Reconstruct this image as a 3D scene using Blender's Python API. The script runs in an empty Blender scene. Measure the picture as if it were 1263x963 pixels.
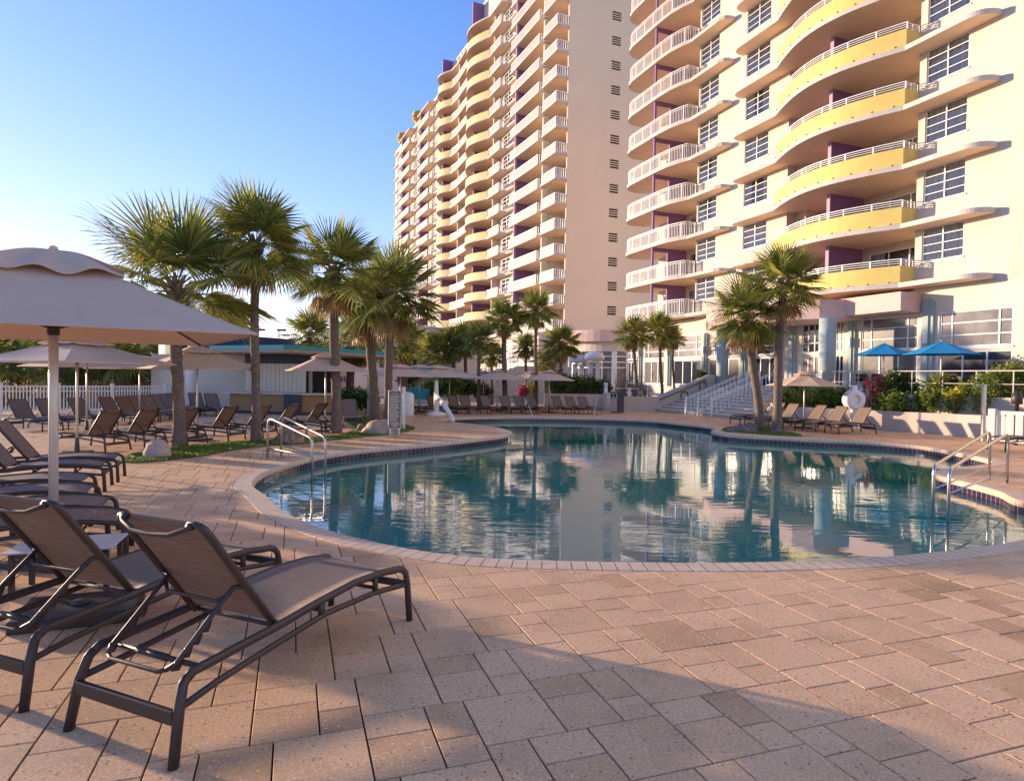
import bpy, math, random
from mathutils import Vector, Matrix
from mathutils.geometry import tessellate_polygon
random.seed(7)
PI=math.pi; R=math.radians
S=bpy.context.scene; COL=S.collection

# ------------------------------------------------------------------ camera
CX,CY,FPX=631.5,481.5,790.0; PIT,ROL,EYE=-.0209,.015,2.0
_f=Vector((0,math.cos(PIT),math.sin(PIT)));_u=Vector((0,-math.sin(PIT),math.cos(PIT)));_r=Vector((1,0,0))
RI=_r*math.cos(ROL)+_u*math.sin(ROL);UP=_u*math.cos(ROL)-_r*math.sin(ROL);FW=_f
def ray(x,y): return RI*((x-CX)/FPX)-UP*((y-CY)/FPX)+FW
def G(x,y,z=0.):
    d=ray(x,y);t=(z-EYE)/d.z;return Vector((d.x*t,d.y*t,z))
def D(x,y,Y):
    d=ray(x,y);t=Y/d.y;return Vector((d.x*t,Y,EYE+d.z*t))
cam=bpy.data.cameras.new('camera');co=bpy.data.objects.new('camera',cam);COL.objects.link(co);S.camera=co
M=Matrix((RI,UP,-FW)).transposed().to_4x4();M.translation=(0,0,EYE);co.matrix_world=M
cam.sensor_width=36;cam.sensor_fit='HORIZONTAL';cam.lens=36*FPX/1263;cam.clip_start=.05;cam.clip_end=3000

# ------------------------------------------------------------------ light
SAZ,SEL=155.,7.6
w=bpy.data.worlds.new('World');S.world=w;w.use_nodes=True
nt=w.node_tree;bg=nt.nodes['Background'];sk=nt.nodes.new('ShaderNodeTexSky')
sk.sky_type='NISHITA';sk.sun_disc=False;sk.sun_elevation=R(SEL);sk.sun_rotation=R(90-SAZ)
sk.air_density=1.0;sk.dust_density=.15;sk.ozone_density=2.2
wb=nt.nodes.new('ShaderNodeVectorMath');wb.operation='MULTIPLY';wb.inputs[1].default_value=(1.24,1.07,1.34)
k_=nt.nodes.new('ShaderNodeVectorMath');k_.operation='MULTIPLY_ADD';k_.inputs[1].default_value=(.12,.12,.12);k_.inputs[2].default_value=(1,1,1);nt.links.new(sk.outputs[0],k_.inputs[0])
dv=nt.nodes.new('ShaderNodeVectorMath');dv.operation='DIVIDE';nt.links.new(sk.outputs[0],dv.inputs[0]);nt.links.new(k_.outputs[0],dv.inputs[1]);nt.links.new(dv.outputs[0],wb.inputs[0]);hs=nt.nodes.new('ShaderNodeHueSaturation');hs.inputs['Saturation'].default_value=1.22;nt.links.new(wb.outputs[0],hs.inputs['Color']);nt.links.new(hs.outputs[0],bg.inputs[0]);bg.inputs[1].default_value=.15
sl=bpy.data.lights.new('sun','SUN');so=bpy.data.objects.new('sun',sl);COL.objects.link(so)
sl.energy=3.15;sl.angle=R(1.0);sl.color=(1,.77,.53)
sd=Vector((math.cos(R(SAZ))*math.cos(R(SEL)),math.sin(R(SAZ))*math.cos(R(SEL)),math.sin(R(SEL))))
so.rotation_euler=(-sd).to_track_quat('-Z','Y').to_euler()
S.view_settings.view_transform='Standard';S.view_settings.look='None';S.view_settings.exposure=1.46;S.view_settings.gamma=1
S.view_settings.use_curve_mapping=False

# ------------------------------------------------------------------ materials
def N(nt,t,**k):
    n=nt.nodes.new(t)
    for a,b in k.items():
        if a.startswith('i_'):
            n.inputs[a[2:].replace('_',' ')].default_value=b
        else: setattr(n,a,b)
    return n
def mat(name,col,rough=.6,metal=0,var=.0,vscale=4.,bump=0.,bscale=40.,trans=0.,spec=.5,coat=0,stretch=None):
    m=bpy.data.materials.new(name);m.use_nodes=True;nt=m.node_tree;b=nt.nodes['Principled BSDF']
    b.inputs['Base Color'].default_value=(*col,1);b.inputs['Roughness'].default_value=rough;b.inputs['Metallic'].default_value=metal
    b.inputs['Specular IOR Level'].default_value=spec
    if coat:b.inputs['Coat Weight'].default_value=coat
    tc=N(nt,'ShaderNodeTexCoord');src=tc.outputs['Object']
    if stretch:
        mp=N(nt,'ShaderNodeMapping');mp.inputs['Scale'].default_value=stretch;nt.links.new(src,mp.inputs[0]);src=mp.outputs[0]
    if var:
        n=N(nt,'ShaderNodeTexNoise',i_Scale=vscale,i_Detail=6.,i_Roughness=.6);nt.links.new(src,n.inputs['Vector'])
        mr=N(nt,'ShaderNodeMapRange');mr.inputs[1].default_value=.3;mr.inputs[2].default_value=.7;mr.inputs[3].default_value=1-var;mr.inputs[4].default_value=1+var*.5
        nt.links.new(n.outputs[0],mr.inputs[0])
        mx=N(nt,'ShaderNodeVectorMath',operation='SCALE');mx.inputs[0].default_value=col;nt.links.new(mr.outputs[0],mx.inputs['Scale'])
        nt.links.new(mx.outputs[0],b.inputs['Base Color'])
    if bump:
        n=N(nt,'ShaderNodeTexNoise',i_Scale=bscale,i_Detail=4.);nt.links.new(src,n.inputs['Vector'])
        bp=N(nt,'ShaderNodeBump',i_Strength=bump,i_Distance=.02);nt.links.new(n.outputs[0],bp.inputs['Height']);nt.links.new(bp.outputs[0],b.inputs['Normal'])
    if trans:
        o=nt.nodes['Material Output'];t=N(nt,'ShaderNodeBsdfTranslucent');
        if var: nt.links.new(mx.outputs[0],t.inputs[0])
        else: t.inputs[0].default_value=(*col,1)
        ms=N(nt,'ShaderNodeMixShader');ms.inputs[0].default_value=trans
        nt.links.new(b.outputs[0],ms.inputs[1]);nt.links.new(t.outputs[0],ms.inputs[2]);nt.links.new(ms.outputs[0],o.inputs[0])
    return m
def leafmat(name,c1,c2,c3,trans=.35,scale=1.2):
    m=mat(name,c1,.45,var=0,trans=trans,spec=.4);nt=m.node_tree
    b=nt.nodes['Principled BSDF'];t=[n for n in nt.nodes if n.type=='BSDF_TRANSLUCENT'][0]
    g=N(nt,'ShaderNodeNewGeometry');tc=N(nt,'ShaderNodeTexCoord')
    n=N(nt,'ShaderNodeTexNoise',i_Scale=scale,i_Detail=2.);nt.links.new(tc.outputs['Object'],n.inputs['Vector'])
    ad=N(nt,'ShaderNodeMath',operation='MULTIPLY_ADD');nt.links.new(g.outputs['Random Per Island'],ad.inputs[0]);ad.inputs[1].default_value=.55;nt.links.new(n.outputs[0],ad.inputs[2])
    rp=N(nt,'ShaderNodeValToRGB');nt.links.new(ad.outputs[0],rp.inputs[0]);e=rp.color_ramp.elements
    e[0].position=.35;e[0].color=(*c1,1);e[1].position=1.0;e[1].color=(*c3,1);x=e.new(.72);x.color=(*c2,1)
    nt.links.new(rp.outputs[0],b.inputs[0]);nt.links.new(rp.outputs[0],t.inputs[0]);return m
MT={}
def defm():
    A=MT
    A['stucco']=mat('cream_stucco',(.63,.555,.47),.85,var=.12,vscale=1.1,bump=.25,bscale=30,stretch=(1,1,.10))
    A['stucco_w']=mat('white_stucco',(.70,.62,.51),.85,var=.07,vscale=.5,bump=.2,bscale=30)
    A['peach']=mat('peach_stucco',(.95,.71,.47),.85,var=.07,vscale=.12,bump=.2,bscale=12)
    A['soffit']=mat('soffit_paint',(.93,.68,.47),.8,var=.06,vscale=1.)
    A['pink']=mat('pink_stucco',(.70,.48,.42),.85,var=.06,vscale=1.,bump=.2)
    A['yellow']=mat('yellow_paint',(.76,.58,.17),.7,var=.12,vscale=1.2,bump=.1)
    A['yellow2']=mat('pale_yellow_paint',(.86,.70,.30),.7,var=.05,vscale=1.2)
    A['purple']=mat('purple_paint',(.24,.12,.30),.75,var=.08,vscale=2.)
    A['purple_l']=mat('lilac_paint',(.42,.30,.44),.75,var=.05)
    A['teal']=mat('pale_teal_paint',(.38,.46,.44),.8,var=.1,vscale=1.5)
    A['white']=mat('white_paint',(.82,.80,.77),.5,var=.03)
    A['vinyl']=mat('white_vinyl',(.82,.77,.70),.4,var=.04,vscale=2)
    A['railw']=mat('white_railing_paint',(.84,.81,.77),.45)
    A['concrete']=mat('concrete_edge',(.60,.54,.48),.85,var=.12,vscale=2)
    A['greywall']=mat('grey_plaster',(.54,.46,.39),.85,var=.08,vscale=.7,bump=.2)
    A['glass']=mat('window_glass',(.03,.035,.05),.04,spec=.9)
    A['glass_l']=mat('curtained_glass',(.20,.18,.17),.12,var=.5,vscale=1.3,spec=.8)
    A['curtain']=mat('curtain_cloth',(.85,.77,.70),.9,var=.35,vscale=9.,stretch=(1,1,.02))
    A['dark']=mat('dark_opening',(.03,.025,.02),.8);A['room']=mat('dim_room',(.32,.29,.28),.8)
    A['metal']=mat('dark_bronze_metal',(.07,.054,.048),.48,metal=.4,bump=.04,bscale=200)
    A['blackm']=mat('black_metal',(.03,.03,.03),.4,metal=.5)
    A['steel']=mat('brushed_steel',(.56,.52,.49),.28,metal=1.,bump=.02,bscale=150)
    A['alu']=mat('brushed_aluminium',(.70,.66,.60),.42,metal=.45)
    A['canvas']=mat('taupe_canvas',(.80,.60,.45),.9,var=.06,vscale=2.2,bump=.35,bscale=3.,trans=.25)
    A['blue_canvas']=mat('blue_canvas',(.0,.30,.62),.8,var=.08,vscale=3,trans=.2)
    A['rock']=mat('tan_boulder',(.52,.38,.28),.9,var=.15,vscale=6,bump=.8,bscale=14)
    A['coral']=mat('coral_rock',(.34,.24,.15),.9,var=.75,vscale=9,bump=1.,bscale=16)
    A['lavarock']=mat('purple_grey_rock',(.22,.17,.16),.9,var=.6,vscale=8,bump=1.,bscale=16)
    A['navy']=mat('navy_paint',(.012,.035,.11),.6,var=.1)
    A['slate']=mat('slate_blue_paint',(.04,.05,.07),.6,var=.1)
    A['turq']=mat('turquoise_fascia',(.02,.36,.36),.5)
    A['ochre']=mat('ochre_panel',(.36,.22,.09),.7,var=.15,vscale=5)
    A['ochre2']=mat('ochre_yellow_paint',(.62,.42,.08),.7);A['tan']=mat('tan_paint',(.45,.36,.27),.8,var=.08)
    A['boardbrown']=mat('board_taupe',(.20,.155,.115),.6)
    A['ink']=mat('cream_lettering',(.75,.66,.52),.6)
    A['trunk']=mat('palm_trunk_bark',(.21,.15,.11),.95,var=.45,vscale=7,bump=1.,bscale=18,stretch=(1,1,2.2))
    A['boot']=mat('palm_boot_bark',(.30,.20,.12),.9,var=.4,vscale=9,bump=.6)
    A['frond']=leafmat('palm_frond',(.06,.10,.025),(.16,.20,.04),(.42,.38,.08),.42)
    A['fruit']=leafmat('dry_frond',(.22,.125,.055),(.36,.22,.09),(.50,.34,.15),.3)
    A['leafd']=leafmat('hedge_leaves',(.018,.04,.010),(.05,.10,.02),(.16,.20,.04),.25,2.)
    A['leafl']=leafmat('shrub_leaves',(.07,.13,.02),(.17,.25,.04),(.42,.42,.09),.38,2.)
    A['leafr']=leafmat('cordyline_leaves',(.10,.012,.03),(.36,.04,.10),(.55,.15,.20),.3,2.)
    A['leafy']=leafmat('yellow_leaves',(.25,.22,.02),(.50,.42,.03),(.65,.6,.08),.3,2.)
    A['twig']=mat('brown_twigs',(.16,.09,.05),.9,var=.3)
    A['orange']=mat('terracotta',(.42,.14,.05),.8)
    A['red']=mat('red_paint',(.55,.05,.04),.5)
    A['bin']=mat('charcoal_panel',(.055,.05,.055),.5)
    # sling
    m=mat('woven_sling',(.17,.125,.10),.8,var=.0);nt=m.node_tree;b=nt.nodes['Principled BSDF']
    tc=N(nt,'ShaderNodeTexCoord');mp=N(nt,'ShaderNodeMapping');mp.inputs['Scale'].default_value=(150,6,150);nt.links.new(tc.outputs['Object'],mp.inputs[0])
    n=N(nt,'ShaderNodeTexNoise',i_Scale=1.,i_Detail=4.);nt.links.new(mp.outputs[0],n.inputs['Vector'])
    rp=N(nt,'ShaderNodeValToRGB');nt.links.new(n.outputs[0],rp.inputs[0]);e=rp.color_ramp.elements
    e[0].position=.35;e[0].color=(.19,.13,.10,1);e[1].position=.72;e[1].color=(.31,.22,.17,1);nt.links.new(rp.outputs[0],b.inputs[0])
    bp=N(nt,'ShaderNodeBump',i_Strength=.25,i_Distance=.002);nt.links.new(n.outputs[0],bp.inputs['Height']);nt.links.new(bp.outputs[0],b.inputs['Normal'])
    t=N(nt,'ShaderNodeBsdfTranslucent');nt.links.new(rp.outputs[0],t.inputs[0]);ms=N(nt,'ShaderNodeMixShader');ms.inputs[0].default_value=.15
    nt.links.new(b.outputs[0],ms.inputs[1]);nt.links.new(t.outputs[0],ms.inputs[2]);nt.links.new(ms.outputs[0],nt.nodes['Material Output'].inputs[0]);A['sling']=m
    # pavers
    m=bpy.data.materials.new('concrete_pavers');m.use_nodes=True;nt=m.node_tree;b=nt.nodes['Principled BSDF'];b.inputs['Roughness'].default_value=.75
    b.inputs['Specular IOR Level'].default_value=.35
    g=N(nt,'ShaderNodeNewGeometry');tc=N(nt,'ShaderNodeTexCoord')
    n1=N(nt,'ShaderNodeTexNoise',i_Scale=.6,i_Detail=7.);nt.links.new(tc.outputs['Object'],n1.inputs['Vector'])
    ad=N(nt,'ShaderNodeMath',operation='MULTIPLY_ADD');nt.links.new(g.outputs['Random Per Island'],ad.inputs[0]);ad.inputs[1].default_value=.62;nt.links.new(n1.outputs[0],ad.inputs[2])
    rp=N(nt,'ShaderNodeValToRGB');nt.links.new(ad.outputs[0],rp.inputs[0]);e=rp.color_ramp.elements
    e[0].position=.36;e[0].color=(.48,.265,.135,1);e[1].position=1.25 if False else 1.0;e[1].color=(.80,.475,.26,1)
    x=e.new(.5);x.color=(.65,.37,.19,1);x=e.new(.62);x.color=(.72,.42,.225,1)
    n2=N(nt,'ShaderNodeTexNoise',i_Scale=55.,i_Detail=6.,i_Roughness=.7);nt.links.new(tc.outputs['Object'],n2.inputs['Vector'])
    m2=N(nt,'ShaderNodeMapRange');m2.inputs[1].default_value=.3;m2.inputs[2].default_value=.7;m2.inputs[3].default_value=.68;m2.inputs[4].default_value=1.3;nt.links.new(n2.outputs[0],m2.inputs[0])
    mul=N(nt,'ShaderNodeVectorMath',operation='SCALE');nt.links.new(rp.outputs[0],mul.inputs[0]);nt.links.new(m2.outputs[0],mul.inputs['Scale'])
    ns=N(nt,'ShaderNodeTexNoise',i_Scale=1.7,i_Detail=8.,i_Roughness=.65);nt.links.new(tc.outputs['Object'],ns.inputs['Vector'])
    ms_=N(nt,'ShaderNodeMapRange');ms_.inputs[1].default_value=.30;ms_.inputs[2].default_value=.52;ms_.inputs[3].default_value=.80;ms_.inputs[4].default_value=1.03;nt.links.new(ns.outputs[0],ms_.inputs[0])
    mul0=mul;mul=N(nt,'ShaderNodeVectorMath',operation='SCALE');nt.links.new(mul0.outputs[0],mul.inputs[0]);nt.links.new(ms_.outputs[0],mul.inputs['Scale'])
    # aggregate specks: light and dark stones
    v=N(nt,'ShaderNodeTexVoronoi',i_Scale=44.);nt.links.new(tc.outputs['Object'],v.inputs['Vector'])
    lt=N(nt,'ShaderNodeMath',operation='LESS_THAN');bl_=N(nt,'ShaderNodeSeparateColor');nt.links.new(v.outputs['Color'],bl_.inputs[0]);mu_=N(nt,'ShaderNodeMath',operation='MULTIPLY');nt.links.new(bl_.outputs[2],mu_.inputs[0]);mu_.inputs[1].default_value=.36;nt.links.new(mu_.outputs[0],lt.inputs[1]);nt.links.new(v.outputs['Distance'],lt.inputs[0])
    sx=N(nt,'ShaderNodeSeparateColor');nt.links.new(v.outputs['Color'],sx.inputs[0])
    g1=N(nt,'ShaderNodeMath',operation='GREATER_THAN');g1.inputs[1].default_value=.60;nt.links.new(sx.outputs[0],g1.inputs[0])
    g2=N(nt,'ShaderNodeMath',operation='GREATER_THAN');g2.inputs[1].default_value=.80;nt.links.new(sx.outputs[1],g2.inputs[0])
    a1=N(nt,'ShaderNodeMath',operation='MULTIPLY');nt.links.new(lt.outputs[0],a1.inputs[0]);nt.links.new(g1.outputs[0],a1.inputs[1])
    a2=N(nt,'ShaderNodeMath',operation='MULTIPLY');nt.links.new(lt.outputs[0],a2.inputs[0]);nt.links.new(g2.outputs[0],a2.inputs[1])
    q1=N(nt,'ShaderNodeMix',data_type='RGBA');nt.links.new(a1.outputs[0],q1.inputs[0]);nt.links.new(mul.outputs[0],q1.inputs[6]);q1.inputs[7].default_value=(.80,.60,.40,1)
    q2=N(nt,'ShaderNodeMix',data_type='RGBA');nt.links.new(a2.outputs[0],q2.inputs[0]);nt.links.new(q1.outputs[2],q2.inputs[6]);q2.inputs[7].default_value=(.30,.185,.115,1)
    nt.links.new(q2.outputs[2],b.inputs[0])
    bp=N(nt,'ShaderNodeBump',i_Strength=.35,i_Distance=.004);nt.links.new(n2.outputs[0],bp.inputs['Height']);nt.links.new(bp.outputs[0],b.inputs['Normal'])
    A['paver']=m
    A['mortar']=mat('dark_joint_sand',(.04,.025,.018),.95,var=.3,vscale=20)
    A['pave_far']=mat('far_paving',(.46,.32,.24),.85,var=.15,vscale=.8)
    A['coping']=mat('coping_stone',(.74,.53,.36),.7,var=.14,vscale=5,bump=.3,bscale=60)
    A['tread']=mat('stair_tread',(.80,.70,.58),.8,var=.08,vscale=3);A['cstone']=mat('stair_stone',(.50,.42,.35),.8,var=.1,vscale=3)
    # tile band with uv bricks
    m=bpy.data.materials.new('waterline_tile');m.use_nodes=True;nt=m.node_tree;b=nt.nodes['Principled BSDF'];b.inputs['Roughness'].default_value=.15
    uv=N(nt,'ShaderNodeUVMap');br=N(nt,'ShaderNodeTexBrick');br.offset=0;br.inputs['Scale'].default_value=1;br.inputs['Brick Width'].default_value=.15;br.inputs['Row Height'].default_value=.15;br.inputs['Mortar Size'].default_value=.006
    br.inputs['Color1'].default_value=(.035,.02,.05,1);br.inputs['Color2'].default_value=(.06,.025,.055,1);br.inputs['Mortar'].default_value=(.35,.30,.28,1)
    nt.links.new(uv.outputs[0],br.inputs[0]);nt.links.new(br.outputs[0],b.inputs[0]);A['tile']=m
    A['plaster']=mat('pool_plaster',(.42,.94,.74),.7,var=.08,vscale=.8)
    # water
    m=bpy.data.materials.new('pool_water');m.use_nodes=True;nt=m.node_tree;nt.nodes.remove(nt.nodes['Principled BSDF']);o=nt.nodes['Material Output']
    tr=N(nt,'ShaderNodeBsdfTransparent');tr.inputs[0].default_value=(.74,.97,.93,1);gl=N(nt,'ShaderNodeBsdfGlossy');gl.inputs['Roughness'].default_value=.015;gl.inputs['Color'].default_value=(.97,.99,1,1)
    fr=N(nt,'ShaderNodeFresnel',i_IOR=1.75)
    tc=N(nt,'ShaderNodeTexCoord')
    n1=N(nt,'ShaderNodeTexNoise',i_Scale=2.2,i_Detail=2.5);n2=N(nt,'ShaderNodeTexNoise',i_Scale=.35,i_Detail=1.);n3=N(nt,'ShaderNodeTexNoise',i_Scale=6.,i_Detail=2.)
    mpw=N(nt,'ShaderNodeMapping');mpw.inputs['Scale'].default_value=(.55,1.7,1);mpw.inputs['Rotation'].default_value=(0,0,-.15);nt.links.new(tc.outputs['Object'],mpw.inputs[0])
    for n in (n1,n2,n3): nt.links.new(mpw.outputs[0],n.inputs['Vector'])
    n1.inputs['Distortion'].default_value=.6
    mk=N(nt,'ShaderNodeMapRange');mk.inputs[1].default_value=.42;mk.inputs[2].default_value=.62;nt.links.new(n2.outputs[0],mk.inputs[0])
    mm=N(nt,'ShaderNodeMath',operation='MULTIPLY_ADD');nt.links.new(n3.outputs[0],mm.inputs[0]);mm.inputs[1].default_value=.10;nt.links.new(n1.outputs[0],mm.inputs[2])
    m3=N(nt,'ShaderNodeMath',operation='MULTIPLY_ADD');nt.links.new(mk.outputs[0],m3.inputs[0]);m3.inputs[1].default_value=.30;m3.inputs[2].default_value=.07
    bp=N(nt,'ShaderNodeBump',i_Distance=.018);nt.links.new(m3.outputs[0],bp.inputs['Strength']);nt.links.new(mm.outputs[0],bp.inputs['Height'])
    nt.links.new(bp.outputs[0],gl.inputs['Normal']);nt.links.new(bp.outputs[0],fr.inputs['Normal'])
    ms=N(nt,'ShaderNodeMixShader');nt.links.new(fr.outputs[0],ms.inputs[0]);nt.links.new(tr.outputs[0],ms.inputs[1]);nt.links.new(gl.outputs[0],ms.inputs[2]);nt.links.new(ms.outputs[0],o.inputs[0]);A['water']=m
    A['turf']=leafmat('turf_blades',(.06,.11,.012),(.12,.20,.02),(.24,.29,.04),.25,3.)
    A['soil']=mat('turf_base',(.07,.11,.015),.95,var=.35,vscale=8,bump=.5,bscale=60)
    A['sand']=mat('sandy_ground',(.42,.33,.23),.95,var=.2,vscale=.2,bump=.3,bscale=5)
    A['far']=mat('distant_facade',(.66,.58,.52),.8,var=.06,vscale=.2)
defm()

# ------------------------------------------------------------------ mesh helpers
class MB:
    def __init__(s): s.v=[];s.f=[];s.uv=None
    def quad(s,a,b,c,d):
        n=len(s.v);s.v+=[tuple(a),tuple(b),tuple(c),tuple(d)];s.f.append((n,n+1,n+2,n+3));return s
    def tri(s,a,b,c):
        n=len(s.v);s.v+=[tuple(a),tuple(b),tuple(c)];s.f.append((n,n+1,n+2))
    def box(s,x0,x1,y0,y1,z0,z1):
        n=len(s.v)
        if x0>x1:x0,x1=x1,x0
        if y0>y1:y0,y1=y1,y0
        for z in (z0,z1):
            s.v+=[(x0,y0,z),(x1,y0,z),(x1,y1,z),(x0,y1,z)]
        s.f+=[(n+3,n+2,n+1,n),(n+4,n+5,n+6,n+7)]+[(n+i,n+(i+1)%4,n+4+(i+1)%4,n+4+i) for i in range(4)];return s
    def obox(s,p,ax,L,W,H,c=.5):  # box centred on p (bottom), axis dir ax in xy
        a=Vector((math.cos(ax),math.sin(ax),0));b=Vector((-a.y,a.x,0));n=len(s.v)
        for z in (0,H):
            for i,j in ((-.5,-.5),(.5,-.5),(.5,.5),(-.5,.5)):
                q=Vector(p)+a*L*i+b*W*j;s.v.append((q.x,q.y,p[2]+z))
        s.f+=[(n+3,n+2,n+1,n),(n+4,n+5,n+6,n+7)]+[(n+i,n+(i+1)%4,n+4+(i+1)%4,n+4+i) for i in range(4)];return s
    def prism(s,pts,z0,z1,cap=True):
        n=len(s.v);k=len(pts);s.v+=[(p[0],p[1],z0) for p in pts]+[(p[0],p[1],z1) for p in pts]
        if cap:
            s.f+=[tuple(reversed(range(n,n+k))),tuple(range(n+k,n+2*k))]
        s.f+=[(n+i,n+(i+1)%k,n+k+(i+1)%k,n+k+i) for i in range(k)];return s
    def vprism(s,poly,c0,c1,ax='y'): # polygon in (x,z), extruded along y
        n=len(s.v);k=len(poly)
        for c in (c0,c1): s.v+=[(p[0],c,p[1]) for p in poly]
        s.f+=[tuple(range(n,n+k)),tuple(reversed(range(n+k,n+2*k)))]+[(n+(i+1)%k,n+i,n+k+i,n+k+(i+1)%k) for i in range(k)];return s
    def tube(s,P,r,seg=8,cap=True,flat=1.):
        P=[Vector(p) for p in P];n0=len(s.v);m=len(P)
        rr=r if isinstance(r,(list,tuple)) else [r]*m
        up=None
        for i,p in enumerate(P):
            t=((P[min(i+1,m-1)]-P[i]).normalized()+(P[i]-P[max(i-1,0)]).normalized())
            if t.length<1e-6:t=Vector((0,0,1))
            t.normalize()
            if up is None:
                up=Vector((0,0,1)) if abs(t.z)<.95 else Vector((1,0,0))
            a=t.cross(up)
            if a.length<1e-4:a=t.cross(Vector((1,0,0)))
            a.normalize();b=a.cross(t).normalized();up=b
            for k in range(seg):
                q=2*PI*k/seg;s.v.append(tuple(p+a*math.cos(q)*rr[i]*flat+b*math.sin(q)*rr[i]))
        for i in range(m-1):
            for k in range(seg):
                a=n0+i*seg+k;b=n0+i*seg+(k+1)%seg;s.f.append((a,b,b+seg,a+seg))
        if cap:
            s.f.append(tuple(reversed(range(n0,n0+seg))));s.f.append(tuple(range(n0+(m-1)*seg,n0+m*seg)))
        return s
    def lathe(s,prof,seg=24,c=(0,0,0)):
        n=len(s.v);m=len(prof)
        for r,z in prof:
            for k in range(seg):
                q=2*PI*k/seg;s.v.append((c[0]+r*math.cos(q),c[1]+r*math.sin(q),c[2]+z))
        for i in range(m-1):
            for k in range(seg):
                a=n+i*seg+k;b=n+i*seg+(k+1)%seg;s.f.append((a,b,b+seg,a+seg))
        s.f.append(tuple(reversed(range(n,n+seg))));s.f.append(tuple(range(n+(m-1)*seg,n+m*seg)));return s
    def mesh(s,name,m,smooth=False):
        me=bpy.data.meshes.new(name);me.from_pydata(s.v,[],s.f)
        if m: me.materials.append(m if not isinstance(m,str) else MT[m])
        if smooth: me.polygons.foreach_set('use_smooth',[True]*len(me.polygons))
        me.update();return me
    def obj(s,name,m,parent=None,smooth=False,bevel=0,label=None):
        o=bpy.data.objects.new(name,s.mesh(name,m,smooth));COL.objects.link(o)
        if parent:o.parent=parent
        if bevel:
            bv=o.modifiers.new('bevel','BEVEL');bv.width=bevel;bv.segments=2;bv.limit_method='ANGLE'
        if label:o['label']=label
        return o
def tag(o,label=None,cat=None,group=None,kind=None):
    if label:o['label']=label
    if cat:o['category']=cat
    if group:o['group']=group
    if kind:o['kind']=kind
    return o
def thing(name,loc,rz,label,cat,group=None,sc=1):
    o=bpy.data.objects.new(name,None);COL.objects.link(o);o.location=loc;o.rotation_euler=(0,0,rz);o.empty_display_size=.2
    o.scale=(sc,sc,sc);return tag(o,label,cat,group)
def dup(o,parent=None):
    c=o.copy();COL.objects.link(c)
    if parent:c.parent=parent
    for ch in list(o.children): dup(ch,c)
    return c
def place(proto,used,loc,rz,label,group=None,sc=1):
    if not used[0]: o=proto;used[0]=True
    else:
        o=dup(proto)
    o.location=loc;o.rotation_euler=(0,0,rz);o.scale=(sc,sc,sc) if not isinstance(sc,tuple) else sc
    o['label']=label
    if group:o['group']=group
    return o
def struct(name,mb,m,smooth=False): return tag(mb.obj(name,m,None,smooth),kind='structure')
def catmull(P,closed=True,n=8):
    out=[];k=len(P)
    for i in range(k if closed else k-1):
        if closed: p=[P[(i+j-1)%k] for j in range(4)]
        else: p=[P[max(i-1,0)],P[i],P[i+1],P[min(i+2,k-1)]]
        for j in range(n):
            t=j/n;out.append(.5*((2*p[1])+(p[2]-p[0])*t+(2*p[0]-5*p[1]+4*p[2]-p[3])*t*t+(3*p[1]-p[0]-3*p[2]+p[3])*t**3))
    if not closed: out.append(P[-1])
    return out
def resample(P,step,closed=True):
    Q=P+[P[0]] if closed else P;out=[Q[0].copy()];acc=0
    for a,b in zip(Q[:-1],Q[1:]):
        L=(b-a).length
        if L<1e-9: continue
        d=step-acc
        while d<=L:
            out.append(a+(b-a)*(d/L));d+=step
        acc=L-(d-step)
    if closed and (out[-1]-out[0]).length<step*.5: out.pop()
    return out
def inside(x,y,P):
    c=False;j=len(P)-1
    for i in range(len(P)):
        xi,yi=P[i][0],P[i][1];xj,yj=P[j][0],P[j][1]
        if (yi>y)!=(yj>y) and x<(xj-xi)*(y-yi)/(yj-yi)+xi:c=not c
        j=i
    return c
def sheet(outer,holes,z):
    mb=MB();ps=[[Vector((p[0],p[1],0)) for p in outer]]+[[Vector((p[0],p[1],0)) for p in h] for h in holes]
    fl=[v for p in ps for v in p];mb.v=[(v.x,v.y,z) for v in fl]
    for t in tessellate_polygon(ps):
        a,b,c=t
        n=(fl[b]-fl[a]).cross(fl[c]-fl[a])
        mb.f.append((a,b,c) if n.z>0 else (a,c,b))
    return mb

# ------------------------------------------------------------------ pool
segA=[(313,598),(330,611),(352,630),(400,651),(470,669),(560,684),(650,689.5),(750,692),(860,693),(950,692),(1060,688),(1150,680),(1215,672),(1263,664)]
off=[(1370,640),(1400,631),(1370,626)]
segB=[(1263,618),(1232,606),(1200,597),(1172,590),(1157,586.5),(1151,582.5),(1158,578.5),(1180,576),(1210,573),(1222,570),(1216,566),(1190,560),(1160,554),(1125,549),(1063,544),(1010,542),(960,539.3),(925,537.5),(898,535.5),(882,533),(877,531.3),(880,529.5),(884,527.6),
(862,524),(842,522),(805,518.3),(755,516),(700,514.6),(640,513.8),(590,514.4),(560,515.6),(545,517),(546,519),(560,520.4),(580,522.5),(610,526.5),(626,530),(631,533.2),(622,536.6),(600,539.5),(570,543),(540,546),(510,548.8),(460,553),(420,557.6),(380,565),(340,577),(320,586)]
raw=[G(x,y) for x,y in segA+off+segB]
for p in raw:p.z=0
POOL=resample(catmull(raw,True,10),.155)
def area(P): return sum(P[i].x*P[(i+1)%len(P)].y-P[(i+1)%len(P)].x*P[i].y for i in range(len(P)))/2
if area(POOL)<0: POOL.reverse()
n=len(POOL)
NRM=[]
for i in range(n):
    t=(POOL[(i+2)%n]-POOL[i-2]).normalized();NRM.append(Vector((t.y,-t.x,0)))  # outward
CW=.34
OUT=[POOL[i]+NRM[i]*CW for i in range(n)]
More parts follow.
